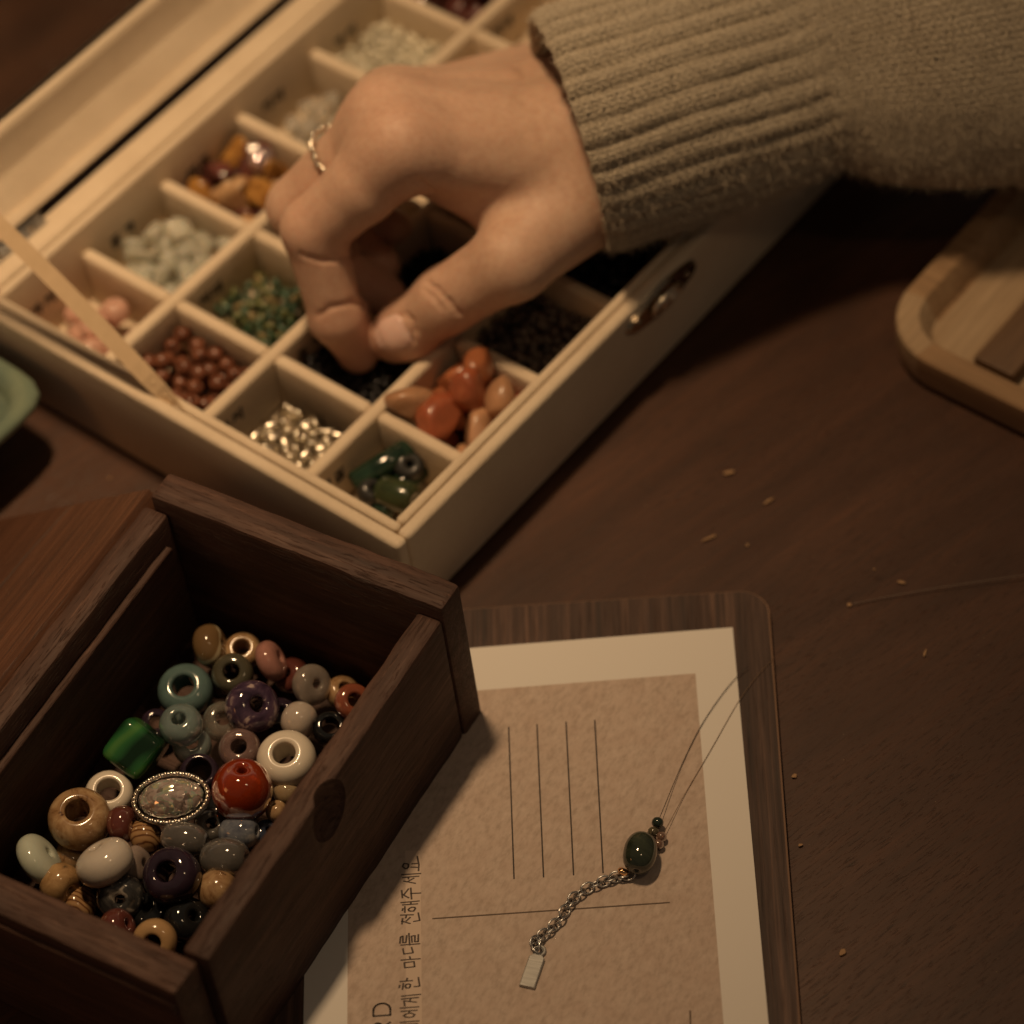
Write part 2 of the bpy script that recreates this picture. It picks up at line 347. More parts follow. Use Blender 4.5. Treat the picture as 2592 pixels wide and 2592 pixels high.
GL = [[[(0, 3), (1.6, 3), (1.2, .8)], [(2.4, 3.6), (2.4, 0)], [(2.4, 1.9), (3.2, 1.9)]], [[(.2, 3), (1.8, 3)], [(1, 3), (.1, 1.2)], [(1, 3), (1.9, 1.2)], [(2.7, 3.6), (2.7, 0)]],
      [[(0, 2.8), (.0, 1), (1.6, 1), (1.6, 2.8), (0, 2.8)], [(2.4, 3.6), (2.4, 0)]], [[(0, 3.2), (2.6, 3.2)], [(1.3, 3.2), (1.3, 2)], [(0, 1.8), (2.6, 1.8)], [(.4, 0), (.4, 1), (2.2, 1), (2.2, 0), (.4, 0)]]]
for i in range(0, 6):
    for j in range(4):
        va = vedges[j][0] + .06
        L = []
        for q in range(2):
            g = GL[(i * 3 + j * 2 + q * 5) % 4]; L += [[(x + 4.3 * q, y) for x, y in pl] for pl in g]
        u_c = i * PU + (7.0 if j else 9.0); zz = 11.5 if j else 13
        vs, fs = strokes(L, .75, lambda x, y: (u_c + x * 1.15, -va - .03, zz + y * 1.05))
        add('ink_label', vs, fs, BLUR_INK, bx, smooth=False)
# lid rail along the far side, leaning back, with its pane
prof = [(-9.6, 30.5), (-9.2, 31.4), (-10.7, 33.0), (-11.2, 33.1), (-11.7, 32.3), (-12.7, 33.2), (-14.4, 36.6), (-16.8, 39.4), (-17.5, 40.6), (-17.5, 50.4), (-17.9, 52.2), (-19.2, 53.2), (-21.5, 52.8), (-22.3, 51.4), (-20.6, 36.0), (-17.0, 31.0)]
vs = []; fs = []; n = len(prof)
for x in (uo0, uo1):
    for v, z in prof: vs.append((x, -v, z))
for k in range(n): fs.append((k, (k + 1) % n, n + (k + 1) % n, n + k))
fs += [tuple(range(n))[::-1], tuple(range(n, 2 * n))]
bm = bmesh.new(); bv = [bm.verts.new(v) for v in vs]; [bm.faces.new([bv[i] for i in f]) for f in fs]
bmesh.ops.recalc_face_normals(bm, faces=bm.faces)
lid = from_bm('lid', bm, VELVET, bx, angle=50)
for (xa, xb) in ((uo0, uo0 + 15), (uo1 - 15, uo1)):
    b = bm_box(xa, xb, -4.5, 4.5, 0, 112, 1.0); M = Matrix.Translation((0, 19.6, 50.5)) @ Matrix.Rotation(math.radians(-9), 4, 'X'); b.transform(M)
    from_bm('side_rail', b, VELVET, lid)
b = bm_box(uo0, uo1, -4.5, 4.5, 112.1, 126, 1.0); b.transform(M); from_bm('top_rail', b, VELVET, lid)
b = bm_box(uo0 + 14, uo1 - 14, -.6, .6, -2, 114, 0); b.transform(M); from_bm('pane', b, GLASS, lid)
# hinge in the gap, and the ribbon stay
hg = add('hinge', *tube([(8, 9.7, 29.3), (28, 9.7, 29.3)], .9, 12), STEEL, bx)
box('leaf', STEEL, hg, 8.5, 27.5, 5.8, 9.4, 28.45, 28.9, .15, 1)
for xx in (11, 17, 23): add('screw', *lathe([(0.01, 29.3), (.9, 29.2), (1.1, 28.95), (.01, 28.9)], 14), BRONZE, hg, loc=(xx, 7.4, 0))
rib = []; 
for k in range(25):
    s_ = k / 24; v = 66.5 - 50 * 1.66 * s_; z = 25.5 + 32 * 1.66 * s_ + 1.6 * math.sin(math.pi * s_); rib.append((-.55 + .8 * math.sin(3.0 * s_), v, z))
vs = []; fs = []; wd = np.array([0.06, .50, .84]); wd /= np.linalg.norm(wd)
for p in rib:
    s_ = rib.index(p) / 24; dd = np.array([0, -50, 32.0]); dd /= np.linalg.norm(dd); cl_ = np.array([BU @ -F_, BV @ -F_, -F_[2]]); w2 = np.cross(dd, cl_); w2 /= np.linalg.norm(w2); w2 = w2 if w2 @ wd > 0 else -w2
    ww = wd * max(0, 1 - s_ * 7) + w2 * min(1, s_ * 7); ww /= np.linalg.norm(ww); nr_ = np.cross(ww, dd)
    for sgn in (-1, 1):
        for th in (0, .45):
            q = np.array(p) + ww * 2.15 * sgn + nr_ * th; vs.append((q[0], -q[1], q[2]))
for k in range(24):
    a = k * 4; b2 = a + 4
    for (p, q) in ((0, 2), (2, 3), (3, 1), (1, 0)): fs.append((a + p, a + q, b2 + q, b2 + p))
add('ribbon', vs, fs, RIBBON, bx, smooth=False)
# latch on the right wall
lu = 96.5; wy = -vo1
pl = []
for k in range(40):
    th = 2 * math.pi * k / 40; r = 1 + .16 * math.cos(2 * th); pl.append((12.5 * math.cos(th) * r, 4.6 * math.sin(th) * (1 + .3 * math.cos(th) ** 6)))
bm = bmesh.new(); fr = [bm.verts.new((x, -.0, z)) for x, z in pl]; ba = [bm.verts.new((x * .93, -1.1, z * .86)) for x, z in pl]
for k in range(40): bm.faces.new((fr[k], fr[(k + 1) % 40], ba[(k + 1) % 40], ba[k]))
bm.faces.new(ba); latch = from_bm('latch', bm, BRONZE, bx, loc=(lu + .5, wy - .02, 23.2))
CATCH = Mat('polished_catch', (.82, .74, .60), .30, Metallic=1.0).m
lp = [(5.2 * math.cos(t), -2.0 - .9 * math.sin(t), .4 + 2.9 * math.sin(t)) for t in np.linspace(0, 2 * math.pi, 33)[:-1]]
add('catch_loop', *tube(lp, .85, 10, closed=True), CATCH, latch)
kn = lathe([(.01, 3.4), (1.2, 3.2), (1.9, 2.5), (2.0, 1.8), (1.4, 1.2), (1.6, .9), (.01, .9)], 20); add('catch_knob', *kn, CATCH, latch, rot=[(1, 0, 0), (0, 0, -1), (0, 1, 0)], loc=(-.6, 0, .3))
for xx in (-9.8, 9.8): add('screw', *lathe([(.01, 1.55), (.7, 1.5), (1.1, 1.2), (1.1, .8), (.01, .8)], 16), BRONZE, latch, rot=[(1, 0, 0), (0, 0, -1), (0, 1, 0)], loc=(xx, 0, 0))

# ------------------------------------------------------------------ beads lying in the compartments
def donut(R, T, rh, seg=26, n=14, p=2.2):
    """barrel shaped bead: domed outside, straight hole with a small soft lip"""
    h = T / 2; r0 = rh + .16 * (R - rh); up = [(rh, h * .55), (rh, h * .84), (rh + .25 * (r0 - rh), h * .955)]; m_ = max(4, n // 2)
    for k in range(m_ + 1):
        a = math.pi / 2 * (1 - k / m_); x, y = math.cos(a), math.sin(a); f = (abs(x) ** p + abs(y) ** p) ** (-1 / p); up.append((r0 + (R - r0) * x * f, h * y * f))
    return lathe(up + [(r, -z) for r, z in up[:-1]][::-1], seg)
def chip(s, seed, ax=None, cut=(.45, .8), n=10):
    r = np.random.default_rng(seed); bm = bmesh.new(); bmesh.ops.create_icosphere(bm, subdivisions=3, radius=1)
    ax = r.uniform(.5, 1.15, 3) if ax is None else np.array(ax); pl = [(v / np.linalg.norm(v), r.uniform(*cut)) for v in r.normal(size=(n, 3))]
    for v in bm.verts:
        p = np.array(v.co)
        for nn, d in pl:
            e = p @ nn - d
            if e > 0: p -= nn * e * .96
        v.co = Vector(p * ax * s)
    me = bpy.data.meshes.new('chip'); bm.to_mesh(me); bm.free(); vs = [tuple(v.co) for v in me.vertices]; fs = [tuple(p.vertices) for p in me.polygons]; bpy.data.meshes.remove(me); return vs, fs
def capsule(r, L, seg=12, n=10, taper=0.0):
    pr = []
    for k in range(n + 1):
        th = math.pi * k / n; pr.append((max(.001, r * math.sin(th)), -math.cos(th) * r + (-L / 2 if th < math.pi / 2 else L / 2)))
    return lathe(pr, seg, closed=False)
def heap(i, j, n, r, zf=3.7, spread=(.5, .5), sig=.30, margin=0.4):
    """drop n balls of radius r into compartment (i, j); returns world centres"""
    ua, ub = (U0 if i == 0 else i * PU + TD / 2) + r + margin, (i + 1) * PU - TD / 2 - r - margin
    va, vb = vedges[j][0] + r + margin, vedges[j][1] - r - margin
    P = np.zeros((0, 3)); out = []
    for q in range(n):
        best = None
        for tr in range(7):
            u = np.clip(ua + (ub - ua) * rng.normal(spread[0], sig), ua, ub); v = np.clip(va + (vb - va) * rng.normal(spread[1], sig), va, vb)
            z = zf + r
            if len(P):
                d2 = (P[:, 0] - u) ** 2 + (P[:, 1] - v) ** 2; mk = d2 < (1.9 * r) ** 2
                if mk.any(): z = max(z, (P[mk, 2] + np.sqrt((1.9 * r) ** 2 - d2[mk])).max())
            if best is None or z < best[2]: best = (u, v, z)
        P = np.vstack([P, best]); out.append(W(*best))
    return out
def where(c, i, j):
    p = c - BO; u = (p @ BU - i * PU) / PU; v = (p @ BV - j * PV) / PV
    a = 0 if u < .38 else (2 if u > .62 else 1); b = 0 if v < .38 else (2 if v > .62 else 1)
    return ['left corner', 'lower left side', 'near corner', 'upper left side', 'middle', 'lower right side', 'far corner', 'upper right side', 'right corner'][a * 3 + b]
def scatter(name, centres, meshes, label, cat, group, tilt=1.0, cell=None, kinds=None):
    cs = sorted(range(len(centres)), key=lambda k: -centres[k][2]); top = set(cs[:max(3, len(cs) // 3)])
    for q, c in enumerate(centres):
        ax = rng.normal(size=3) * tilt + np.array([0, 0, 1.0 if tilt < 2 else 0]); o = put(name, meshes[q % len(meshes)], None, c, frame_from_axis(ax, rng.uniform(0, 6.28)))
        lb = label
        if cell: lb = label.format(k=kinds[q % len(meshes)] if kinds else '', w=('on top at the ' if q in top else 'low at the ') + where(c, *cell))
        tag(o, lb, cat, group)
pink = gem('pink_stone', (.70, .43, .34), .14, sss=.12, trans=.12); aqua = gem('aqua_stone', (.88, .90, .80), .14, trans=.4, sss=.5, var=.05)
crys = gem('clear_crystal', (.97, .95, .90), .04, trans=.5, sss=.3, var=.02); pearl = gem('cream_seed', (.80, .76, .62), .35, sss=.2)
see_through(crys, .58); see_through(aqua, .42)
brownw = speck('brown_wood_bead', [(.3, (.10, .034, .018)), (.6, (.19, .07, .038)), (.8, (.27, .11, .06))], .3, .3, coat=.1)
tig = [speck('amber_tiger_chip', [(.3, (.17, .07, .018)), (.55, (.42, .21, .05)), (.75, (.55, .33, .11))], .4, .2), speck('dark_red_chip', [(.3, (.07, .025, .022)), (.7, (.16, .05, .04))], .3, .2), speck('tan_chip', [(.3, (.45, .26, .13)), (.7, (.60, .40, .22))], .3, .3), gem('mauve_chip', (.16, .09, .10), .15)]
seedc = [gem('seed_' + n_, c_, .3, var=.4) for n_, c_ in (('deep_green', (.05, .10, .05)), ('olive', (.17, .19, .07)), ('teal_green', (.08, .15, .10)), ('tan_green', (.30, .24, .11)))]
orange = [gem('orange_agate', (.56, .20, .085), .3, trans=.35, sss=.3), gem('pale_orange_agate', (.64, .36, .20), .3, trans=.3, sss=.3), gem('red_orange_agate', (.44, .125, .055), .3, trans=.2, sss=.3)]
dgreen = [gem('dark_green_stone', (.018, .042, .026), .1, var=.6), gem('moss_stone', (.042, .060, .025), .2, var=.5), gem('charcoal_stone', (.035, .036, .035), .3)]
blk = Mat('black_seed', (.012, .011, .012), .25).m; gry = gem('smoky_seed', (.16, .13, .115), .2, var=.5)
scatter('bead', heap(0, 0, 11, 3.7, spread=(.55, .6)), [mesh_of('pink_bead', donut(3.75, 6.0, .6), pink)], 'milky pink bead {w} of the compartment under the ribbon', 'bead', 'pink beads under the ribbon', cell=(0, 0))
scatter('stone_chip', heap(1, 0, 42, 2.5, spread=(.55, .62), sig=.28), [mesh_of('aqua_chip', chip(4.0, k), aqua) for k in range(5)], 'pale aqua stone chip {w} of its compartment', 'stone chip', 'aqua stone chips', cell=(1, 0))
scatter('stone_chip', heap(2, 0, 34, 2.9, spread=(.55, .55), sig=.3), [mesh_of('tiger_chip', chip(5.6, 20 + k, np.random.default_rng(k).permutation([1.15, .75, .42]), (.5, .9), 9), tig[k % 4]) for k in range(7)], '{k} chip {w} of the mixed brown compartment', 'stone chip', 'mixed brown stone chips', cell=(2, 0), kinds=['amber', 'dark red', 'tan', 'mauve', 'amber', 'dark red', 'tan'])
o = put('bead', mesh_of('mirror_bead', donut(3.4, 5.6, .5), Mat('mirror_mauve', (.75, .62, .66), .08, Metallic=.8).m), None, (-47.00,118.61,17.00), frame_from_axis((.2, -.3, 1))); tag(o, 'shiny mauve mirror bead glinting among the mixed brown chips', 'bead')
scatter('crystal_bead', heap(3, 0, 44, 2.2, spread=(.5, .6), sig=.3), [mesh_of('crystal_bead', donut(2.35, 3.8, .35, 20, 10, 1.7), crys)], 'clear crystal bead in the compartment left of the ring', 'bead', 'clear crystal beads')
scatter('stone_chip', heap(5, 0, 30, 2.8), [mesh_of('maroon_chip', chip(4.6, 50 + k), tig[1]) for k in range(3)], 'dark maroon stone chip in the compartment at the top edge of the photo', 'stone chip', 'maroon stone chips')
scatter('wooden_bead', heap(0, 1, 95, 2.05, spread=(.55, .62), sig=.3), [mesh_of('brown_bead', donut(2.1, 3.7, .6, 18, 10), brownw)], 'small round reddish brown bead in the compartment beside the ribbon end', 'bead', 'brown round beads')
scatter('seed_bead', heap(1, 1, 280, 1.15, spread=(.55, .60), sig=.3, margin=.1), [mesh_of('green_seed', capsule(.8, 1.3, 8, 6), seedc[k]) for k in (0, 1, 2, 0, 3, 1, 2)], 'tiny mottled green seed bead in the compartment left of the fingertip', 'seed bead', 'green seed beads', tilt=3)
scatter('metal_bead', heap(0, 2, 95, 1.45, spread=(.58, .62), sig=.3), [mesh_of('silver_bead', capsule(1.1, 2.2, 12, 8), SILVER)], 'small shiny silver tube bead in the front row compartment', 'metal bead', 'silver tube beads', tilt=3)
def stuff_heap(name, i, j, n, r, mat, label, cat):
    base = donut(r, r * 1.5, r * .3, 8, 5); vs = []; fs = []
    for c in heap(i, j, n, r * .95, margin=.1, sig=.36):
        M = frame_from_axis(rng.normal(size=3), 0); k = len(vs); vs += [c + M @ np.array(v) for v in base[0]]; fs += [tuple(x + k for x in f) for f in base[1]]
    o = add(name, vs, fs, mat); tag(o, label, cat); o['kind'] = 'stuff'
stuff_heap('cream_seed_beads', 4, 0, 420, 1.15, pearl, 'tiny cream seed beads heaped in the compartment behind the knuckles', 'seed beads')
stuff_heap('black_seed_beads', 1, 2, 700, 1.0, blk, 'tiny black seed beads in the compartment under the fingertips', 'seed beads')
stuff_heap('grey_seed_beads', 2, 3, 420, 1.25, gry, 'small smoky grey beads in the compartment below the thumb', 'seed beads')
stuff_heap('navy_seed_beads', 3, 3, 500, 1.3, Mat('navy_seed', (.010, .012, .022), .2).m, 'near black navy beads in the compartment beside the latch', 'seed beads')
stuff_heap('shade_dark_seed_beads', 2, 2, 300, 1.3, blk, 'seed beads made dark for the shade in the compartment behind the thumb', 'seed beads')  # black stands in for the deep shade in this compartment
scatter('shade_dark_bead', heap(2, 1, 45, 2.0), [mesh_of('shade_bead', donut(2.1, 3.4, .5, 14, 8), dgreen[2])], 'bead made dark for the shade in the compartment beneath the curled fingers', 'bead', 'shade-dark beads under the hand')  # bead colour kept dark to carry the shadow under the fingers
oc = heap(1, 3, 15, 4.3, spread=(.5, .5), sig=.36)
scatter('stone_chip', oc, [mesh_of('orange_chip', chip(7.4, 80 + k, (.80, .62, .98), (.60, .85), 8), orange[k % 3]) for k in range(6)], '{k} agate nugget {w} of the orange compartment', 'stone nugget', 'orange agate nuggets', cell=(1, 3), kinds=['orange', 'pale orange', 'red orange', 'orange', 'pale orange', 'red orange'])
gt = [((-23.18,9.80,13.00), (.8, .35, .15), 2.5, 15, 0, 'long dark green tube bead lying across its corner compartment'), ((-16.74,8.78,13.00), (.2, -.5, .9), 3.0, 3.0, 2, 'charcoal drum bead showing its hole in the corner compartment'), ((-20.36,0.75,12.00), (.75, -.55, .1), 3.2, 9, 1, 'mossy green tube bead at the near corner of the velvet box'), ((-26.76,3.61,11.00), (.5, -.2, .8), 2.8, 4, 2, 'short charcoal tube bead below the long green one'), ((-17.55,7.89,9.00), (.6, .6, .1), 2.8, 12, 0, 'dark green tube bead partly under the charcoal drum'), ((-20.83,9.34,8.00), (.9, -.2, .1), 2.8, 11, 0, 'deep green tube bead low in the middle of the corner compartment'), ((-23.51,3.50,8.00), (.3, .9, .1), 2.6, 10, 0, 'blackish green tube bead against the front velvet wall')]
for c, ax, r, L, mi, lab in gt:
    r *= 1.22; L *= 1.15; pr = []; rh = r * .25
    for (a, b2) in ((rh, -L / 2), (r * .75, -L / 2), (r, -L / 2 + r * .3), (r * 1.04, 0), (r, L / 2 - r * .3), (r * .75, L / 2), (rh, L / 2)): pr.append((a, b2))
    o = put('tube_bead', mesh_of('tube_bead', lathe(pr, 22), dgreen[mi]), None, c, frame_from_axis(ax)); tag(o, lab, 'bead', 'dark green tube beads')

# ------------------------------------------------------------------ dark wooden drawer, local x = -e (right), y = -w
DE = np.array([-.8186, .5743, 0]); DW = np.array([-.5743, -.8186, 0]); D0 = np.array([-6.45, -60.05, 0])
DROT = np.array([-DE, -DW, (0, 0, 1)]).T
dr = empty('wooden_box', 'old dark wooden box without its lid, full of polished stone beads', 'box', D0, DROT)
grid_wall('back_panel', DRAWER_X, dr, -77.6, 0, -8.0, 0, .3, 50.5)
rw = grid_wall('right_wall', DRAWER_Y, dr, -6.7, -.25, -104.4, -8.05, .35, 46.5)
grid_wall('left_wall', DRAWER_Y, dr, -79.8, -73.2, -104.4, -8.05, .35, 46.5)
grid_wall('front_rail', DRAWER_X, dr, -80.5, -3.0, -113.2, -104.45, .3, 44.5)
box('groove_strip', DRAWER_Y, dr, -73.1, -71.0, -104.0, -12.0, 30, 39.5, .3, 1)
box('base', DRAWER_X, dr, -73.1, -6.75, -104.3, -8.1, .6, 4.2, 0)
box('groove_bead', DRAWER_X, dr, -80.0, -4.0, -114.1, -113.0, 36, 40.8, .35, 1)
# finger notch scooped out of the right wall
nb = bmesh.new(); bmesh.ops.create_uvsphere(nb, u_segments=24, v_segments=14, radius=1)
for v in nb.verts: v.co = Vector((.4 + v.co.x * 4.6, -58.5 + v.co.y * 6.6, 39.6 + v.co.z * 8.6))
cut = from_bm('notch_cutter', nb, DRAWER_Y, dr)
bo = rw.modifiers.new('b', 'BOOLEAN'); bo.operation = 'DIFFERENCE'; bo.object = cut; bo.solver = 'EXACT'
bpy.context.view_layer.update()
dg = bpy.context.evaluated_depsgraph_get(); me2 = bpy.data.meshes.new_from_object(rw.evaluated_get(dg)); rw.modifiers.clear(); me2.polygons.foreach_set('use_smooth', [True] * len(me2.polygons)); me2.set_sharp_from_angle(angle=math.radians(35)); rw.data = me2
bpy.data.objects.remove(cut)
# its lid leaning from the table up against the left wall
bm = bm_box(-44, 44, -57, 57, 0, 5.2, .6, 2); from mathutils import noise as mn
lidm = empty('box_lid', 'reddish brown wooden lid leaning against the left side of the dark wooden box', 'lid')
ang = math.atan2(48.5 - 2.0, 64.0)
ex = DE * math.cos(ang) + np.array([0, 0, -math.sin(ang)]); nz = np.cross(DW, ex); nz = nz if nz[2] > 0 else -nz
lroot = D0 + DE * 80.6 + DW * 61.0 + np.array([0, 0, 47.6]) + ex * 44.5 - nz * 5.2
LROT = np.array([ex, np.cross(nz, ex), nz]).T
lidm.matrix_basis = Matrix.Translation(Vector(lroot) * S) @ Matrix([list(map(float, r)) for r in LROT]).to_4x4()
from_bm('lid_board', bm, FLAP, lidm)
cr = [(-12, 57), (-9, 40), (-8.5, 30), (-6, 12), (-5, -2), (-3.5, -16)]
sgn = 1 if (np.array(LROT[:, 1]) @ DW) < 0 else -1
vs, fs = tube([(p[0], sgn * p[1], 5.12) for p in spline([(a, b2, 0) for a, b2 in cr], 24)], .22, 5)
add('crack', vs, fs, INK, lidm)

# ------------------------------------------------------------------ polished beads in the drawer
def camdir(a): return a[0] * R_ + a[1] * U_ - a[2] * F_
tanj = lambda: speck('tan_jasper', [(.34, (.09, .04, .02)), (.40, (.26, .15, .07)), (.52, (.36, .23, .12)), (.66, (.45, .31, .17))], .26, .14, 5, .9)
m = Mat('banded_jasper', (.3, .2, .1), .12, Coat_Weight=.4, Coat_Roughness=.05)
bz = m.n('ShaderNodeSeparateXYZ', {0: m.co((1, 1, 1))}).outputs[1]
bz = m.math('ADD', m.math('MULTIPLY', bz, .09), m.math('ADD', .5, m.math('MULTIPLY', m.math('SUBTRACT', m.noise(m.co(), .3, 4), .5), .12)))
m.color(m.ramp(bz, [(.25, (.10, .06, .03)), (.58, (.17, .10, .045)), (.61, (.52, .44, .28)), (.68, (.50, .42, .27)), (.71, (.20, .125, .055)), (.95, (.14, .085, .04))])); BANDED = m.m
m = Mat('lined_jasper', (.5, .33, .17), .15, Coat_Weight=.3); lz = m.n('ShaderNodeTexWave', {'Vector': m.co((1, 1, 1)), 'Scale': .28, 'Distortion': 2.5, 'Detail': 2.0}).outputs['Fac']
m.color(m.ramp(lz, [(.05, (.12, .05, .02)), (.2, (.29, .16, .07)), (.8, (.38, .23, .11))])); LINED = m.m
m = Mat('green_resin', (.03, .15, .05), .14, Coat_Weight=.3, Coat_Roughness=.05); gz = m.n('ShaderNodeTexWave', {'Vector': m.co((1, .6, .8)), 'Scale': .035, 'Distortion': 9.0, 'Detail': 3.0}).outputs['Fac']
m.color(m.ramp(gz, [(.15, (.006, .025, .010)), (.45, (.018, .085, .028)), (.8, (.03, .14, .04)), (1., (.07, .20, .05))])); GREEN = m.m
AME = speck('amethyst', [(.34, (.02, .012, .026)), (.48, (.05, .030, .058)), (.58, (.09, .055, .09)), (.64, (.42, .33, .32))], .15, .07, 4, 1.2)
PURP = gem('dark_purple_stone', (.035, .022, .038), .07, var=.5); BLACK = gem('black_onyx', (.012, .013, .014), .06)
TEAL = gem('teal_stone', (.10, .165, .16), .1, var=.25); AQ = gem('pale_aqua_glass', (.42, .56, .55), .07, trans=.6, sss=.25, var=.12)
PINKS = gem('dusty_pink_stone', (.36, .18, .15), .1, sss=.3); ROSE = gem('rose_quartz', (.55, .36, .33), .06, trans=.65, sss=.15); PGREY = gem('milky_quartz', (.48, .42, .37), .09, trans=.5, sss=.3)
CLR = gem('cloudy_glass', (.64, .60, .52), .06, trans=.72, sss=.15); OLIVE = gem('olive_stone', (.09, .083, .055), .07, trans=.15)
REDD = gem('dark_red_stone', (.15, .045, .035), .1, trans=.2); CARN = gem('carnelian_ring', (.36, .11, .06), .08, trans=.35, sss=.2); ORB = gem('red_orange_glass', (.55, .07, .014), .04, trans=.6, sss=.15, var=.15)
WHT = gem('white_ceramic', (.70, .64, .54), .2, sss=.1, var=.06); CREAM = gem('cream_stone', (.50, .38, .23), .13, sss=.3, trans=.25); SOFTW = gem('pinkish_white_stone', (.58, .51, .45), .11, sss=.4, trans=.25, var=.1)
GREYT = gem('grey_agate', (.20, .19, .18), .08, trans=.4, sss=.2); BLUEW = speck('blue_white_sodalite', [(.3, (.05, .06, .10)), (.5, (.16, .18, .22)), (.7, (.48, .46, .44))], .12, .1, 4, 1.0)
SNOW = speck('snowflake_stone', [(.35, (.02, .02, .022)), (.52, (.06, .06, .06)), (.62, (.35, .32, .28)), (.8, (.5, .46, .4))], .25, .1, 4, .6)
for m_, f_ in ((AQ, .25), (ROSE, .22), (CLR, .35), (PGREY, .18), (GREYT, .15)): see_through(m_, f_)
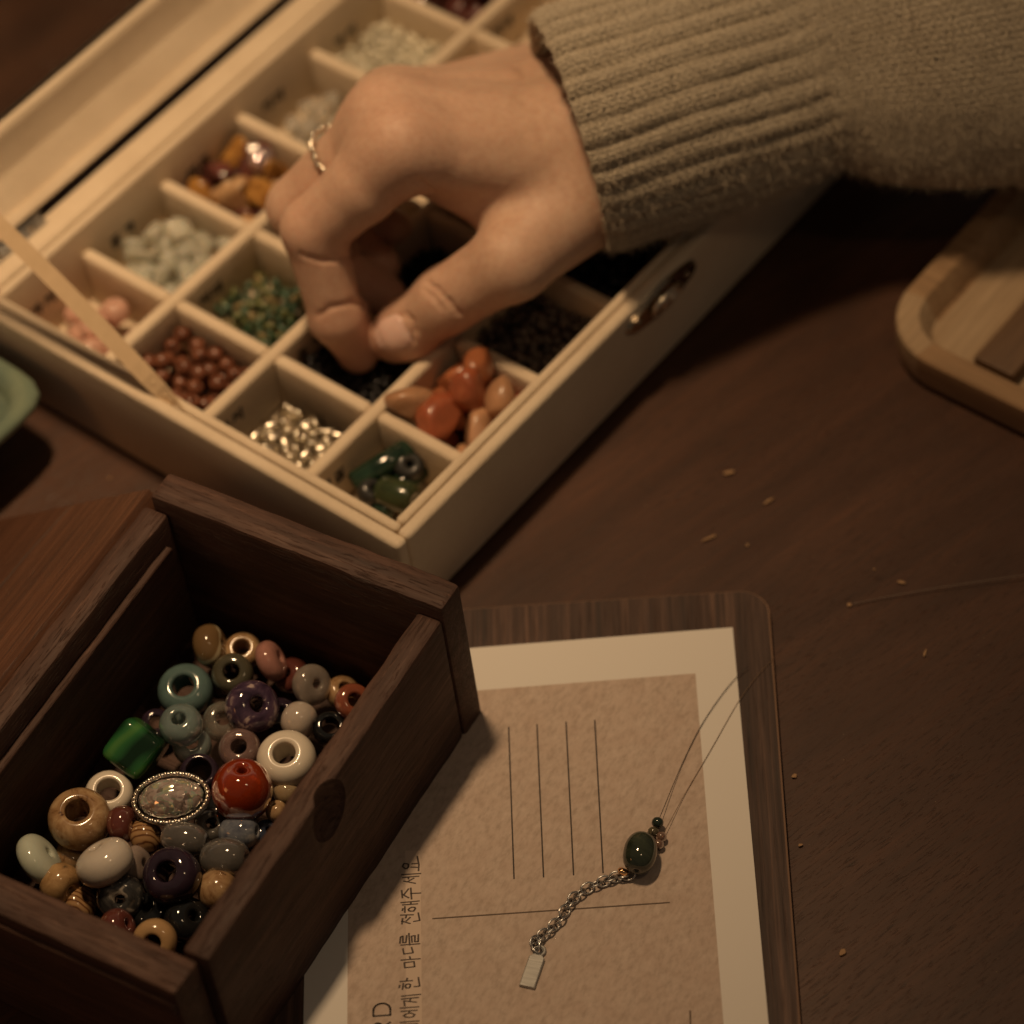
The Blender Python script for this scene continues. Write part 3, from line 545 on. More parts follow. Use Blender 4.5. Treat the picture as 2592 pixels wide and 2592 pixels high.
BEADS = [
 ((-67.06,-40.56,16.00), 5.2, 6.6, .9, (.93, .25, .25), BANDED, 'brown bead with a cream band at the far end of the wooden box'),
 ((-59.96,-41.17,13.00), 4.5, 6.0, 1.9, (-.05, .45, .9), tanj(), 'tan bead with open hole at the far end beside the cream banded bead'),
 ((-53.15,-47.40,16.00), 5.0, 5.2, 1.2, (.88, .42, .25), PINKS, 'dusty pink disc bead standing on edge beside the far tan bead'),
 ((-49.11,-48.59,11.00), 4.3, 5.5, 1.2, (-.5, .3, .8), REDD, 'dark red bead half hidden behind the milky far bead'),
 ((-44.17,-55.78,16.00), 4.8, 5.4, 1.1, (.55, .1, .8), PGREY, 'milky grey ring bead with a narrow hole near the far right wall'),
 ((-37.60,-56.21,12.00), 4.0, 5.0, 1.6, (.35, .5, .8), tanj(), 'tan bead peeking out from under the orange red ring bead'),
 ((-35.05,-62.30,16.00), 4.3, 4.6, 1.7, (.3, .3, .9), CARN, 'orange red ring bead touching the right wall'),
 ((-62.35,-48.82,15.00), 4.9, 6.0, 1.9, (-.05, .3, .95), OLIVE, 'glossy olive bead between the blue green and pink disc beads'),
 ((-73.76,-50.34,13.00), 6.5, 8.0, 2.6, (-.08, .42, .9), TEAL, 'large blue green bead with a wide hole'),
 ((-57.95,-61.39,18.00), 6.3, 8.2, 1.8, (.42, .25, .86), AME, 'large mottled purple bead with pale streak in the middle'),
 ((-74.08,-65.12,20.00), 5.0, 7.0, 1.6, (-.1, .55, .83), AQ, 'pale aqua glass bead just below the large blue green one'),
 ((-81.21,-57.05,11.00), 3.6, 4.5, 1.5, (.1, .3, .9), PURP, 'small purple grey bead tucked behind the green cube'),
 ((-72.63,-66.91,14.00), 4.5, 6.0, 1.6, (.0, .4, .9), AQ, 'clear aqua bead with an orange glint under another aqua bead'),
 ((-65.30,-61.40,14.00), 4.8, 6.2, 1.7, (.1, .4, .9), CLR, 'cloudy clear bead left of the mottled purple bead'),
 ((-47.79,-64.64,15.00), 4.4, 7.6, .5, (.85, -.3, .3), SOFTW, 'smooth pinkish white pebble bead right of the purple bead'),
 ((-41.11,-66.69,13.00), 4.0, 4.6, 2.0, (.1, .45, .88), BLACK, 'black ring bead beside the right wall'),
 ((-61.69,-70.44,15.00), 4.9, 6.0, 1.8, (-.02, .35, .93), ROSE, 'translucent pink bead above the red orange ball'),
 ((-50.99,-76.62,17.00), 6.8, 8.6, 2.6, (-.1, .48, .87), WHT, 'large white ceramic bead with a wide hole'),
 ((-71.24,-74.95,14.00), 4.6, 5.4, 2.9, (.0, .4, .92), PURP, 'dark purple ring bead behind the glittering oval bead'),
 ((-61.07,-85.34,20.00), 6.85, 13.0, 1.1, (.05, .80, .60), ORB, 'glossy red orange glass ball with two bright glints'),
 ((-51.71,-83.08,14.00), 3.2, 5.6, .5, (.3, .8, .5), CREAM, 'small cream stone bead below the large white one'),
 ((-54.24,-88.77,15.00), 2.5, 4.4, .5, (-.3, .8, .5), tanj(), 'smallest tan bead against the right wall near the notch'),
 ((-91.94,-77.00,14.00), 5.5, 5.6, 2.7, (.05, .5, .86), WHT, 'white ring bead behind the large tan jasper bead'),
 ((-97.97,-85.61,18.00), 7.1, 9.4, 2.75, (-.02, .55, .83), tanj(), 'large tan jasper bead with brown patches and a wide hole'),
 ((-88.56,-87.85,17.00), 4.2, 6.0, .8, (.95, .1, .3), REDD, 'dark red oval bead between tan jasper and glittering oval'),
 ((-83.72,-90.45,15.00), 4.0, 6.0, .8, (.9, .3, .3), LINED, 'tan bead with dark lines below the glittering oval bead'),
 ((-74.81,-94.18,17.00), 3.9, 10.4, .8, (.97, -.15, .2), GREYT, 'smooth grey oval bead just below the glittering oval'),
 ((-69.57,-88.15,12.00), 4.0, 5.0, 1.3, (.2, .4, .88), GREYT, 'dim bluish grey bead under the red orange ball'),
 ((-62.90,-93.10,15.00), 4.0, 8.8, .7, (.93, .1, .3), BLUEW, 'mottled blue and white bead near the right wall'),
 ((-66.24,-100.01,16.00), 4.6, 10.6, .9, (.95, .05, .3), GREYT, 'large smoky grey bead below the mottled blue one'),
 ((-107.28,-94.30,17.00), 6.4, 6.3, .9, (.80, .58, .2), gem('milk_aqua', (.50, .55, .47), .12, sss=.4, var=.08), 'pale greenish white disc bead on edge by the left wall'),
 ((-92.21,-99.50,20.00), 6.6, 8.4, .9, (-.48, .85, .25), gem('milk_white', (.60, .55, .49), .12, sss=.4, var=.08), 'milky white disc bead on edge in the near half'),
 ((-86.24,-97.14,14.00), 4.4, 4.8, .9, (.85, .2, .45), gem('mauve_grey', (.30, .24, .21), .1, sss=.3), 'mauve grey bead behind the milky white disc bead'),
 ((-103.06,-100.08,15.00), 4.8, 7.0, .8, (.75, -.35, .5), speck('speckled_jasper', [(.30, (.07, .05, .03)), (.42, (.33, .20, .09)), (.7, (.50, .33, .16))], .3, .14, 5, .6), 'speckled brown jasper bead near the front rail'),
 ((-90.01,-104.94,14.00), 5.4, 7.2, 1.1, (.1, -.1, .98), SNOW, 'black and grey speckled bead below the milky white disc'),
 ((-77.60,-104.80,19.00), 6.4, 9.0, 2.3, (-.25, .35, .9), PURP, 'large dark purple bead in the near half of the wooden box'),
 ((-68.50,-106.75,14.00), 4.6, 8.4, .8, (.95, .2, .2), tanj(), 'honey tan bead by the right wall in the near half'),
 ((-90.86,-112.31,13.00), 4.4, 6.0, .9, (.8, .4, .4), REDD, 'dark red bead peeking over the front rail'),
 ((-82.36,-118.86,16.00), 4.9, 6.2, 1.9, (-.1, -.05, .99), gem('honey_stone', (.46, .29, .14), .15), 'honey coloured ring bead at the near corner by the front rail'),
 ((-100.86,-90.20,11.00), 4.2, 5.0, .9, (.4, .8, .4), tanj(), 'dim tan bead under the large tan jasper bead'),
 ((-75.58,-112.79,13.00), 5.2, 7.0, 1.2, (.5, .4, .7), BLACK, 'black bead in the dark near corner of the wooden box'),
 ((-83.39,-107.86,10.00), 5.0, 7.0, 1.2, (-.4, .5, .7), BLACK, 'black bead sunk behind the honey ring bead'),
 ((-57.17,-92.47,12.00), 3.4, 5.0, .8, (.3, .5, .7), gem('dark_blue_stone', (.03, .04, .07), .1), 'dark blue bead wedged against the right wall'),
 ((-99.52,-103.20,11.00), 4.0, 5.6, .8, (.6, .5, .6), LINED, 'brown lined bead low behind the front rail'),
 ((-66.39,-82.87,10.00), 5.0, 6.0, 1.0, (.2, .6, .7), BLACK, 'black bead in the shade beneath the red orange ball'),
 ((-52.61,-58.90,10.00), 4.4, 6.0, 1.0, (.2, .6, .7), PURP, 'dark purple bead in the shade right of the mottled purple one'),
 ((-96.86,-99.11,9.00), 4.6, 6.0, 1.0, (.2, .6, .7), BLACK, 'black bead in the gap beside the speckled jasper'),
]
for c, R, T, rh, ax, mt, lab in BEADS:
    p = 2.0 if T > R * 1.6 else 2.25
    o = put('stone_bead', mesh_of('stone_bead', donut(R, T, rh, 44, 24, p), mt), None, c, frame_from_axis(camdir(ax), random.uniform(-.4, .4) if mt is not BANDED else 0.15)); tag(o, lab, 'bead', 'stone beads in the wooden box')
# green cube
bm = bmesh.new(); bmesh.ops.create_cube(bm, size=2); bmesh.ops.subdivide_edges(bm, edges=bm.edges[:], cuts=9, use_grid_fill=True)
for v in bm.verts:
    p = np.array(v.co); q = np.sign(p) * np.abs(p); r = (np.abs(q) ** 6).sum() ** (1 / 6); v.co = Vector(q / max(r, 1e-6) * np.array([5.6, 5.6, 5.6]))
gx = camdir((.80, -.58, .10)); gy = camdir((.58, .80, .02)); gzv = np.cross(gx, gy); gzv /= np.linalg.norm(gzv); gx /= np.linalg.norm(gx); gy = np.cross(gzv, gx)
o = from_bm('stone_bead', bm, GREEN, None, (-85.03,-67.55,17.00), np.array([gx, gy, gzv]).T, angle=80); tag(o, 'rounded green cube bead along the left side of the pile', 'bead', 'stone beads in the wooden box')
# abalone cabochon in a rhinestone rim
ab = empty('cabochon_bead', 'glittering oval shell bead in a silver rim at the centre of the pile', 'bead', (-76.82,-85.61,21.00), None, 'stone beads in the wooden box')
ax1 = camdir((.98, .16, .1)); ax3 = camdir((-.05, .30, .95)); ax3 /= np.linalg.norm(ax3); ax1 = ax1 - ax3 * (ax1 @ ax3); ax1 /= np.linalg.norm(ax1); ax2 = np.cross(ax3, ax1)
ab.matrix_basis = Matrix.Translation(ab.location) @ Matrix([list(map(float, r)) for r in np.array([ax1, ax2, ax3]).T]).to_4x4()
m = Mat('abalone_shell', (.5, .4, .35), .10, Metallic=.55, Coat_Weight=1.0, Coat_Roughness=.02); nn = m.noise(m.co((1, 1.6, 1)), .20, 5, .65, 2.0)
m.color(m.ramp(nn, [(.28, (.20, .16, .14)), (.40, (.62, .50, .45)), (.50, (.80, .66, .60)), (.57, (.45, .62, .52)), (.63, (.85, .78, .45)), (.75, (.60, .48, .48))]))
vo = m.n('ShaderNodeTexVoronoi', {'Vector': m.co((1, 1, 1)), 'Scale': .9}).outputs['Color']; gm = m.n('ShaderNodeNewGeometry').outputs['Normal']
of = m.n('ShaderNodeVectorMath', {0: vo, 1: (.5, .5, .5)}, operation='SUBTRACT').outputs[0]; of = m.n('ShaderNodeVectorMath', {0: of, 'Scale': 1.0}, operation='SCALE').outputs[0]
of = m.n('ShaderNodeVectorMath', {0: of, 1: gm}, operation='ADD').outputs[0]; of = m.n('ShaderNodeVectorMath', {0: of}, operation='NORMALIZE').outputs[0]; m.link(of, 'Normal')
SHELL = m.m
pr = [(.01, 4.0)] + [(math.sin(a) * 1.0, math.cos(a) * 4.0) for a in np.linspace(.15, math.pi / 2, 12)] + [(1.0, -1.6), (.01, -2.2)]
vs, fs = lathe(pr, 48, closed=False); vs = [(x * 7.4, y * 4.6, z) for x, y, z in vs]; add('dome', vs, fs, SHELL, ab)
add('rim', *tube([(8.3 * math.cos(t), 5.5 * math.sin(t), .2) for t in np.linspace(0, 2 * math.pi, 49)[:-1]], .62, 10, closed=True), STEEL, ab)
vs = []; fs = []
g = mesh_of('gr', donut(.52, .8, .05, 8, 5, 1.6), SILVER); gv = [np.array(v.co) / S for v in g.vertices]; gf = [tuple(p.vertices) for p in g.polygons]
for t in np.linspace(0, 2 * math.pi, 39)[:-1]:
    k = len(vs); vs += [v + np.array([8.25 * math.cos(t), 5.45 * math.sin(t), .95]) for v in gv]; fs += [tuple(i + k for i in f) for f in gf]
o = add('rhinestones', vs, fs, SILVER, ab); o['kind'] = 'stuff'

# ------------------------------------------------------------------ veneer board, postcard and bracelet
def rrect(x0, x1, y0, y1, r, n=8):
    pts = []
    for cx, cy, a0 in ((x1 - r, y1 - r, 0), (x0 + r, y1 - r, 90), (x0 + r, y0 + r, 180), (x1 - r, y0 + r, 270)):
        for k in range(n + 1):
            a = math.radians(a0 + 90 * k / n); pts.append((cx + r * math.cos(a), cy + r * math.sin(a)))
    return pts
def slab(name, pts, z0, z1, mats, parent=None, loc=None, rot=None, bev=.3):
    bm = bmesh.new(); lo = [bm.verts.new((x, y, z0)) for x, y in pts]; hi = [bm.verts.new((x, y, z1 - bev)) for x, y in pts]
    c = np.mean(pts, 0); hh = []
    n = len(pts)
    for k in range(n):
        t = np.array(pts[(k + 1) % n]) - np.array(pts[k - 1]); nrm = np.array([t[1], -t[0]]) / (np.linalg.norm(t) + 1e-9); hh.append(bm.verts.new((*(np.array(pts[k]) - nrm * bev), z1)))
    bm.faces.new(lo[::-1]); top = bm.faces.new(hh); top.material_index = 0
    for k in range(n):
        j = (k + 1) % n; f = bm.faces.new((lo[k], lo[j], hi[j], hi[k])); f.material_index = len(mats) - 1
        f = bm.faces.new((hi[k], hi[j], hh[j], hh[k])); f.material_index = len(mats) - 1
    return from_bm(name, bm, mats, parent, loc, rot, angle=30)
CA = -.095; bd0 = (64.2, -36.0)                        # board frame: x along the top edge, y away from the viewer
BDR = np.array([[math.cos(CA), -math.sin(CA), 0], [math.sin(CA), math.cos(CA), 0], [0, 0, 1]])
o = slab('wooden_board', rrect(-125, 0, -170, 0, 7.0), .15, 2.6, [BOARD, BOARD_EDGE], None, (bd0[0], bd0[1], 0), BDR, .42)
tag(o, 'thin striped dark wooden board with rounded corner under the postcard', 'board')
KA = -.0751; KR = np.array([[math.cos(KA), -math.sin(KA), 0], [math.sin(KA), math.cos(KA), 0], [0, 0, 1]]); K0 = np.array([54.24, -46.32, 2.7])
card = empty('postcard', 'white edged kraft brown postcard lying on the board', 'postcard', K0, KR)
def cardxy(p):                                          # world -> card frame
    q = KR.T @ (np.array(p) - K0); return q[0], q[1]
bm = bm_box(-100, 0, -148.4, 0, 0, .32, 0); from_bm('paper', bm, PAPER, card)
px0, px1, py1 = -(100 - 9.56), -9.56, -12.56
add('print', [(px0, -140, .345), (px1, -140, .345), (px1, py1, .345), (px0, py1, .345)], [(0, 1, 2, 3)], KRAFT, card, smooth=False)
def cl(pts, wd, mat, nm):
    vs, fs = strokes([pts], wd, lambda x, y: (x, y, .375)); add(nm, vs, fs, mat, card, smooth=False)
for a, b2 in (((-0.83,-65.99,3.05), (-3.83,-107.33,3.05)), ((5.73,-66.37,3.05), (2.72,-108.00,3.05)), ((12.44,-66.84,3.05), (9.39,-108.54,3.05)), ((19.05,-67.45,3.05), (15.94,-109.07,3.05))): cl([cardxy(a), cardxy(b2)], .34, INK, 'address_line')
cl([cardxy((-22.70,-114.75,3.05)), cardxy((29.45,-119.10,3.05))], .36, INK2, 'centre_line')
cl([cardxy((30.17,-146.80,3.05)), cardxy((28.99,-157.29,3.05))], .36, INK2, 'stamp_line')
s0 = cardxy((-23.94,-96.45,3.05)); s1 = cardxy((-27.32,-95.88,3.05))
add('light_strip', [(s1[0], s1[1] - 75, .36), (s0[0], s0[1] - 75, .36), (s0[0], s0[1], .36), (s1[0], s1[1], .36)], [(0, 1, 2, 3)], STRIP, card, smooth=False)
# lettering runs up the card: text x -> card +y, text y -> card -x
def arc(cx, cy, rx, ry, a0, a1, n=10): return [(cx + rx * math.cos(math.radians(a0 + (a1 - a0) * k / n)), cy + ry * math.sin(math.radians(a0 + (a1 - a0) * k / n))) for k in range(n + 1)]
HG = {  # handwritten syllables in a 1 x 1 cell
 'yo': [arc(.45, .78, .22, .16, 90, 450), [(.30, .45), (.28, .12)], [(.62, .45), (.60, .12)], [(-.05, .10), (.5, .05), (1.25, .10)]],
 'se': [[(.30, .85), (.02, .25)], [(.22, .6), (.48, .28)], [(.45, .6), (.66, .6)], [(.66, .95), (.66, .05)], [(.90, 1.0), (.90, -.05)]],
 'ju': [[(.15, .92), (.8, .92)], [(.5, .92), (.12, .55)], [(.45, .78), (.88, .55)], [(-.02, .42), (1.0, .44)], [(.5, .42), (.48, -.08)]],
 'hae': [[(.2, .98), (.38, .95)], [(.02, .78), (.52, .80)], arc(.27, .42, .18, .2, 90, 450), [(.66, .95), (.66, .08)], [(.66, .5), (.90, .5)], [(.92, 1.05), (.92, 0)]],
 'jeon': [[(.05, .95), (.52, .95)], [(.3, .95), (.02, .5)], [(.28, .75), (.56, .52)], [(.52, .72), (.78, .72)], [(.80, 1.02), (.80, .36)], [(.22, .30), (.22, .02), (.9, .04)]],
 'reul': [[(.2, 1.05), (.75, 1.05), (.75, .88), (.22, .86), (.22, .7), (.8, .7)], [(-.02, .54), (1.0, .56)], [(.2, .40), (.75, .40), (.75, .24), (.22, .22), (.22, .04), (.82, .05)]],
 'di': [[(.58, .88), (.1, .86), (.1, .35), (.62, .4)], [(.85, 1.0), (.85, -.05)]],
 'ma': [[(.1, .8), (.12, .28), (.52, .3), (.5, .8), (.1, .8)], [(.74, 1.0), (.74, -.05)], [(.74, .48), (1.0, .5)]],
 'han': [[(.2, 1.05), (.45, 1.05)], [(.02, .88), (.6, .88)], arc(.3, .62, .17, .15, 90, 450), [(.76, 1.05), (.76, .35)], [(.76, .68), (1.0, .68)], [(.24, .28), (.24, .02), (.95, .03)]],
 'ge': [[(.08, .82), (.5, .82), (.3, .2)], [(.38, .5), (.64, .5)], [(.66, .95), (.66, .05)], [(.90, 1.0), (.90, -.05)]],
 'e': [arc(.25, .5, .2, .28, 90, 450), [(.45, .5), (.66, .5)], [(.66, .95), (.66, .05)], [(.90, 1.0), (.90, -.05)]],
}
ROWS = [('yo', (-24.31,-101.62,3.05)), ('se', (-24.61,-105.12,3.05)), ('ju', (-24.93,-109.03,3.05)), ('hae', (-25.22,-112.48,3.05)), ('jeon', (-25.48,-115.49,3.05)), ('reul', (-25.92,-120.80,3.05)), ('di', (-26.13,-123.28,3.05)), ('ma', (-26.42,-126.77,3.05)), ('han', (-26.88,-132.15,3.05)), ('ge', (-27.22,-136.22,3.05)), ('e', (-27.47,-139.25,3.05)), ('ge', (-27.76,-142.64,3.05))]
for key, pw in ROWS:
    bx_, by_ = cardxy(pw)
    jit = random.uniform(-.15, .15)
    vs, fs = strokes([[(x + random.uniform(-.035, .035), y + random.uniform(-.035, .035)) for x, y in pl] for pl in HG[key]], .10, lambda x, y: (bx_ - .3 - y * 4.1 + jit, by_ + x * 3.0, .39 + .004 * (x + y)))
    add('handwriting', vs, fs, HANDINK, card, smooth=False)
dB = cardxy((-33.92,-137.57,3.05))
for gl, off in (([[(0, 0), (0, 1), (.42, 1)] + arc(.42, .5, .5, .5, 90, -90, 12) + [(0, 0)]], 0), ([[(0, 0), (0, 1), (.45, 1)] + arc(.45, .74, .33, .26, 90, -90, 10) + [(0, .48)], [(.42, .48), (.8, 0)]], -4.4), ([[(0, 0), (.45, 1), (.9, 0)], [(.18, .38), (.72, .38)]], -8.8)):
    vs, fs = strokes(gl, .13, lambda x, y: (dB[0] - y * 3.7, dB[1] + off + x * 3.3, .38)); add('printed_letter', vs, fs, INK, card, smooth=False)

br = empty('bracelet', 'unfinished bracelet with green bead, silver chain and tag on the postcard', 'bracelet', (24.43,-106.56,3.10))
B0 = np.array((24.43,-106.56,3.10))
def badd(nm, vf, mat, parent=br, **k): return add(nm, [np.array(v) - B0 for v in vf[0]], vf[1], mat, parent, **k)
m = Mat('moss_green_bead', (.05, .055, .035), .07, Coat_Weight=.5, Coat_Roughness=.03); q = m.noise(m.co((1, 1, 1)), .11, 4, .6, 1.0)
m.color(m.ramp(q, [(.3, (.012, .018, .013)), (.55, (.045, .055, .035)), (.75, (.10, .10, .06))])); MOSS = m.m
gc = np.array((24.63,-107.96,7.30))
vs, fs = donut(3.75, 9.4, .35, 40, 26, 2.15); M3 = frame_from_axis(np.array([.30, .93, .05])); badd('bead', ([gc + M3 @ np.array(v) for v in vs], fs), MOSS)
for p, r, mt in (((29.57,-99.27,5.20), 1.35, gem('dark_green_seed', (.02, .03, .022), .1)), ((28.30,-101.50,5.00), 1.3, gem('olive_seed', (.10, .085, .05), .15)), ((29.90,-102.78,4.60), 1.25, gem('brown_seed', (.28, .17, .12), .12, trans=.3)), ((29.06,-104.64,4.60), 1.2, gem('brown_seed', (.30, .18, .13), .12, trans=.3))):
    vs, fs = donut(r, r * 1.7, .25, 18, 12, 2.0); Mx = frame_from_axis(np.array([.35, .9, .2])); badd('seed_bead', ([np.array(p) + Mx @ np.array(v) for v in vs], fs), mt)
vs, fs = donut(1.35, 1.7, .3, 12, 8, 1.7); badd('crimp_bead', ([np.array((20.33,-110.80,5.00)) + frame_from_axis((.6, .6, .4)) @ np.array(v) for v in vs], fs), GOLD)
cp = spline([(21.40,-111.36,4.30), (18.92,-111.17,4.00), (16.48,-111.75,4.00), (13.18,-112.60,4.00), (9.91,-114.29,4.00), (7.54,-116.40,4.00), (5.41,-119.65,4.00), (2.92,-121.99,4.00), (0.61,-123.80,4.00), (-0.94,-125.19,4.00), (-0.63,-126.54,3.90)], 19)
for k, p in enumerate(cp):
    t_ = cp[min(k + 1, 18)] - cp[max(k - 1, 0)]; t_ /= np.linalg.norm(t_); sd = np.cross((0, 0, 1.), t_); sd /= np.linalg.norm(sd); a = math.radians(38 if k % 2 else -30)
    b_ = sd * math.cos(a) + np.array([0, 0, 1.]) * math.sin(a)
    ring = [p + 1.55 * math.cos(x) * t_ + 1.15 * math.sin(x) * b_ + np.array([0, 0, .1]) for x in np.linspace(0, 2 * math.pi, 17)[:-1]]
    badd('chain_link', tube(ring, .23, 8, closed=True), STEEL)
ta, tb, tc, td = [np.array(x) for x in ((-2.33,-127.79,3.30), (1.13,-128.08,3.30), (-2.30,-136.68,3.30), (-5.50,-134.69,3.30))]
cx_ = (ta + tb + tc + td) / 4; xx = (tb + tc - ta - td) / 2; yy = (ta + tb - tc - td) / 2; wx, wy_ = np.linalg.norm(xx), np.linalg.norm(yy); yy /= wy_; xx = xx - yy * (xx @ yy); xx /= np.linalg.norm(xx)
TR = np.array([xx, yy, (0, 0, 1)]).T
o = slab('tag', [(-wx / 2, -wy_ / 2), (wx / 2, -wy_ / 2), (wx / 2, wy_ / 2 - .9), (wx / 2 - .9, wy_ / 2), (-wx / 2 + .9, wy_ / 2), (-wx / 2, wy_ / 2 - .9)][::1], 0, .9, [TAG], br, cx_ - B0 - np.array([0, 0, .25]), TR, .2)
rc = cx_ + yy * (wy_ / 2 + 1.0) + np.array([0, 0, .15])
badd('tag_ring', tube([rc + 1.15 * (math.cos(x) * xx + math.sin(x) * yy) for x in np.linspace(0, 2 * math.pi, 25)[:-1]], .38, 10, closed=True), TAG)
THREAD = Mat('dark_beading_thread', (.035, .026, .02), .4).m; THREAD2 = Mat('pale_beading_thread', (.20, .13, .08), .35).m
badd('thread', tube(spline([(25.15,-108.47,9.00), (29.59,-99.13,5.20), (36.52,-84.56,3.50), (42.79,-73.62,3.40), (48.87,-65.55,3.40), (53.28,-60.86,3.50), (55.97,-58.69,3.70)], 50), .085, 6), THREAD)
badd('thread', tube(spline([(26.72,-106.74,6.00), (30.21,-102.26,4.60), (36.63,-91.56,3.40), (43.98,-80.65,3.30), (52.64,-67.59,3.20), (57.93,-61.14,3.00), (62.64,-56.38,2.80)], 50), .07, 6), THREAD2)

# ------------------------------------------------------------------ pale wooden tray on the right (same heading as the bead box)
wt = empty('wooden_tray', 'pale wooden tray with rounded corner and rim at the right', 'tray', W(124.5, 181.3, 0), BROT)
ZW = 11.0
def ring_part(nm, mat, outer, inner, idx, z0, z1):
    """a run of the rim between outline points idx[0]..idx[1]"""
    vs = []; fs = []; n = idx[1] - idx[0] + 1; ch = .7
    sec = lambda o_, i_: [(*(o_ + (i_ - o_) * .16), z0), (*o_, z0 + 2.2), (*o_, z1 - ch), (*(o_ + (i_ - o_) * .1), z1), (*(i_ + (o_ - i_) * .08), z1), (*i_, z1 - .5), (*(i_ + (i_ - o_) * .45), 4.6), (*(i_ + (i_ - o_) * .75), 4.2)]
    for k in range(n):
        o_ = np.array(outer[(idx[0] + k) % len(outer)]); i_ = np.array(inner[(idx[0] + k) % len(inner)]); vs += sec(o_, i_)
    for k in range(n - 1):
        for q in range(7): fs.append((k * 8 + q, k * 8 + q + 1, k * 8 + 9 + q, k * 8 + 8 + q))
    fs.append(tuple(range(8))); fs.append(tuple(range((n - 1) * 8, n * 8))[::-1])
    bm = bmesh.new(); bv = [bm.verts.new(v) for v in vs]
    for f in fs: bm.faces.new([bv[i] for i in f])
    return from_bm(nm, bm, mat, wt, angle=35)
TW, TL, RR, RW = 120, 190, 19, 6.2
out_ = rrect(0, TL, -TW, 0, RR, 14); inn_ = rrect(RW, TL - RW, -TW + RW, -RW, RR - RW, 14); nn = len(out_)
# outline starts at the far left corner; the corner nearest the viewer's left is at x=0,y=0 (index 15..29)
def dense(pts):
    res = []
    for k in range(len(pts)): res.append(np.array(pts[k])); 
    return res
ring_part('rim_piece', PALE2, out_, inn_, (0, 16), .5, ZW)
ring_part('rim_piece', PALE, out_, inn_, (16, 27), .5, ZW)
ring_part('rim_piece', PALE2, out_, inn_, (27, 30), .5, ZW)
ring_part('rim_piece', PALE, out_, inn_, (30, nn), .5, ZW)
slab('tray_floor', rrect(RW + .3, TL - RW - .3, -TW + RW + .3, -RW - .3, RR - RW - .4, 10), 1.2, 4.4, [PALE], wt)
box('divider_and_shade', PALE_SHADE, wt, 9.5, TL - 9.5, -37.0, -25.5, 4.45, 8.6, .5)  # divider widened and coloured dark to stand for its shaded face and shadow

# ------------------------------------------------------------------ celadon dish at the left
dc = np.array([-153.5, 42.0]); dish = empty('ceramic_dish', 'green glazed square ceramic dish with raised rim at the left edge', 'dish', (dc[0], dc[1], 0))
def sq(r, n=72, p=9.0, rot=0.0):
    pts = []
    for k in range(n):
        t = 2 * math.pi * k / n; x, y = math.cos(t), math.sin(t); f = (abs(x) ** p + abs(y) ** p) ** (-1 / p); a = math.radians(45) + rot
        pts.append((r * f * (x * math.cos(a) - y * math.sin(a)), r * f * (x * math.sin(a) + y * math.cos(a))))
    return pts
prof = [(18, .3), (20, 1.5), (22, 6), (31, 13), (35.0, 17.5), (36.6, 20.0), (36.4, 21.6), (35.2, 22.3), (33.4, 22.2), (31.5, 21.2), (30.4, 18.5), (29.8, 16.6), (10, 16.0), (.5, 16.0)]
vs = []; fs = []; N_ = 72
for r, z in prof: vs += [(x, y, z) for x, y in sq(r, N_)]
for i in range(len(prof) - 1):
    for k in range(N_): fs.append((i * N_ + k, i * N_ + (k + 1) % N_, (i + 1) * N_ + (k + 1) % N_, (i + 1) * N_ + k))
fs.append(tuple(range(N_))[::-1]); add('dish_body', vs, fs, CELADON, dish)

# ------------------------------------------------------------------ crumbs and thread on the table
SHAV = Mat('wood_shaving', (.36, .22, .115), .8).m
for p, sz, ang_, lab in (((60.43,2.76,0.60), (1.1, .7, .4), .2, 'pale wood crumb nearest the velvet box wall on bare table'), ((68.91,-7.71,0.60), (1.9, .55, .3), .5, 'pale wood sliver right of the two nearest the box'), ((53.06,-16.61,0.60), (2.4, .5, .35), .35, 'longest pale wood sliver above the board edge'), ((95.98,-38.24,0.50), (.65, 1.35, .5), 1.0, 'curled pale wood flake beside the stray thread'), ((82.57,-42.46,0.50), (.7, .5, .3), .3, 'crumb at the end of the stray thread'), ((97.30,-59.55,0.40), (1.0, .35, .2), 1.1, 'thin wood fibre right of the board corner'), ((62.10,-88.73,0.50), (.9, .6, .4), .4, 'pale crumb close to the right edge of the board'), ((64.92,-136.08,0.50), (.8, 1.2, .4), .8, 'pale flake on the table at the lower right'), ((61.53,-20.31,0.40), (.4, .35, .25), .3, 'tiny pale speck beside the longest sliver'), ((90.18,-33.06,0.40), (.35, .35, .25), .3, 'tiny speck left of the curled flake'), ((-92.26,29.23,0.50), (.6, .4, .3), .3, 'tiny crumb between velvet box and dark box lid'), ((60.30,-107.27,0.50), (.5, .4, .3), .3, 'tiny crumb lower along the board edge')):
    vs, fs = chip(1.0, int(sz[0] * 100)); vs = [(v[0] * sz[0] * 1.3, v[1] * sz[1] * 1.3, v[2] * sz[2] * .6) for v in vs]
    o = add('wood_shaving', vs, fs, SHAV, None, p, [(math.cos(ang_), -math.sin(ang_), 0), (math.sin(ang_), math.cos(ang_), 0), (0, 0, 1)]); tag(o, lab, 'wood shaving', 'wood shavings on the table')
o = add('stray_thread', *tube(spline([(82.81,-42.50,0.50), (94.92,-41.92,0.90), (107.60,-41.69,1.20), (124.22,-41.91,1.60), (139.18,-41.69,1.20)], 40), .10, 6), Mat('grey_thread', (.17, .125, .10), .5).m); tag(o, 'grey beading thread stretching over the bare table to the right edge', 'thread')

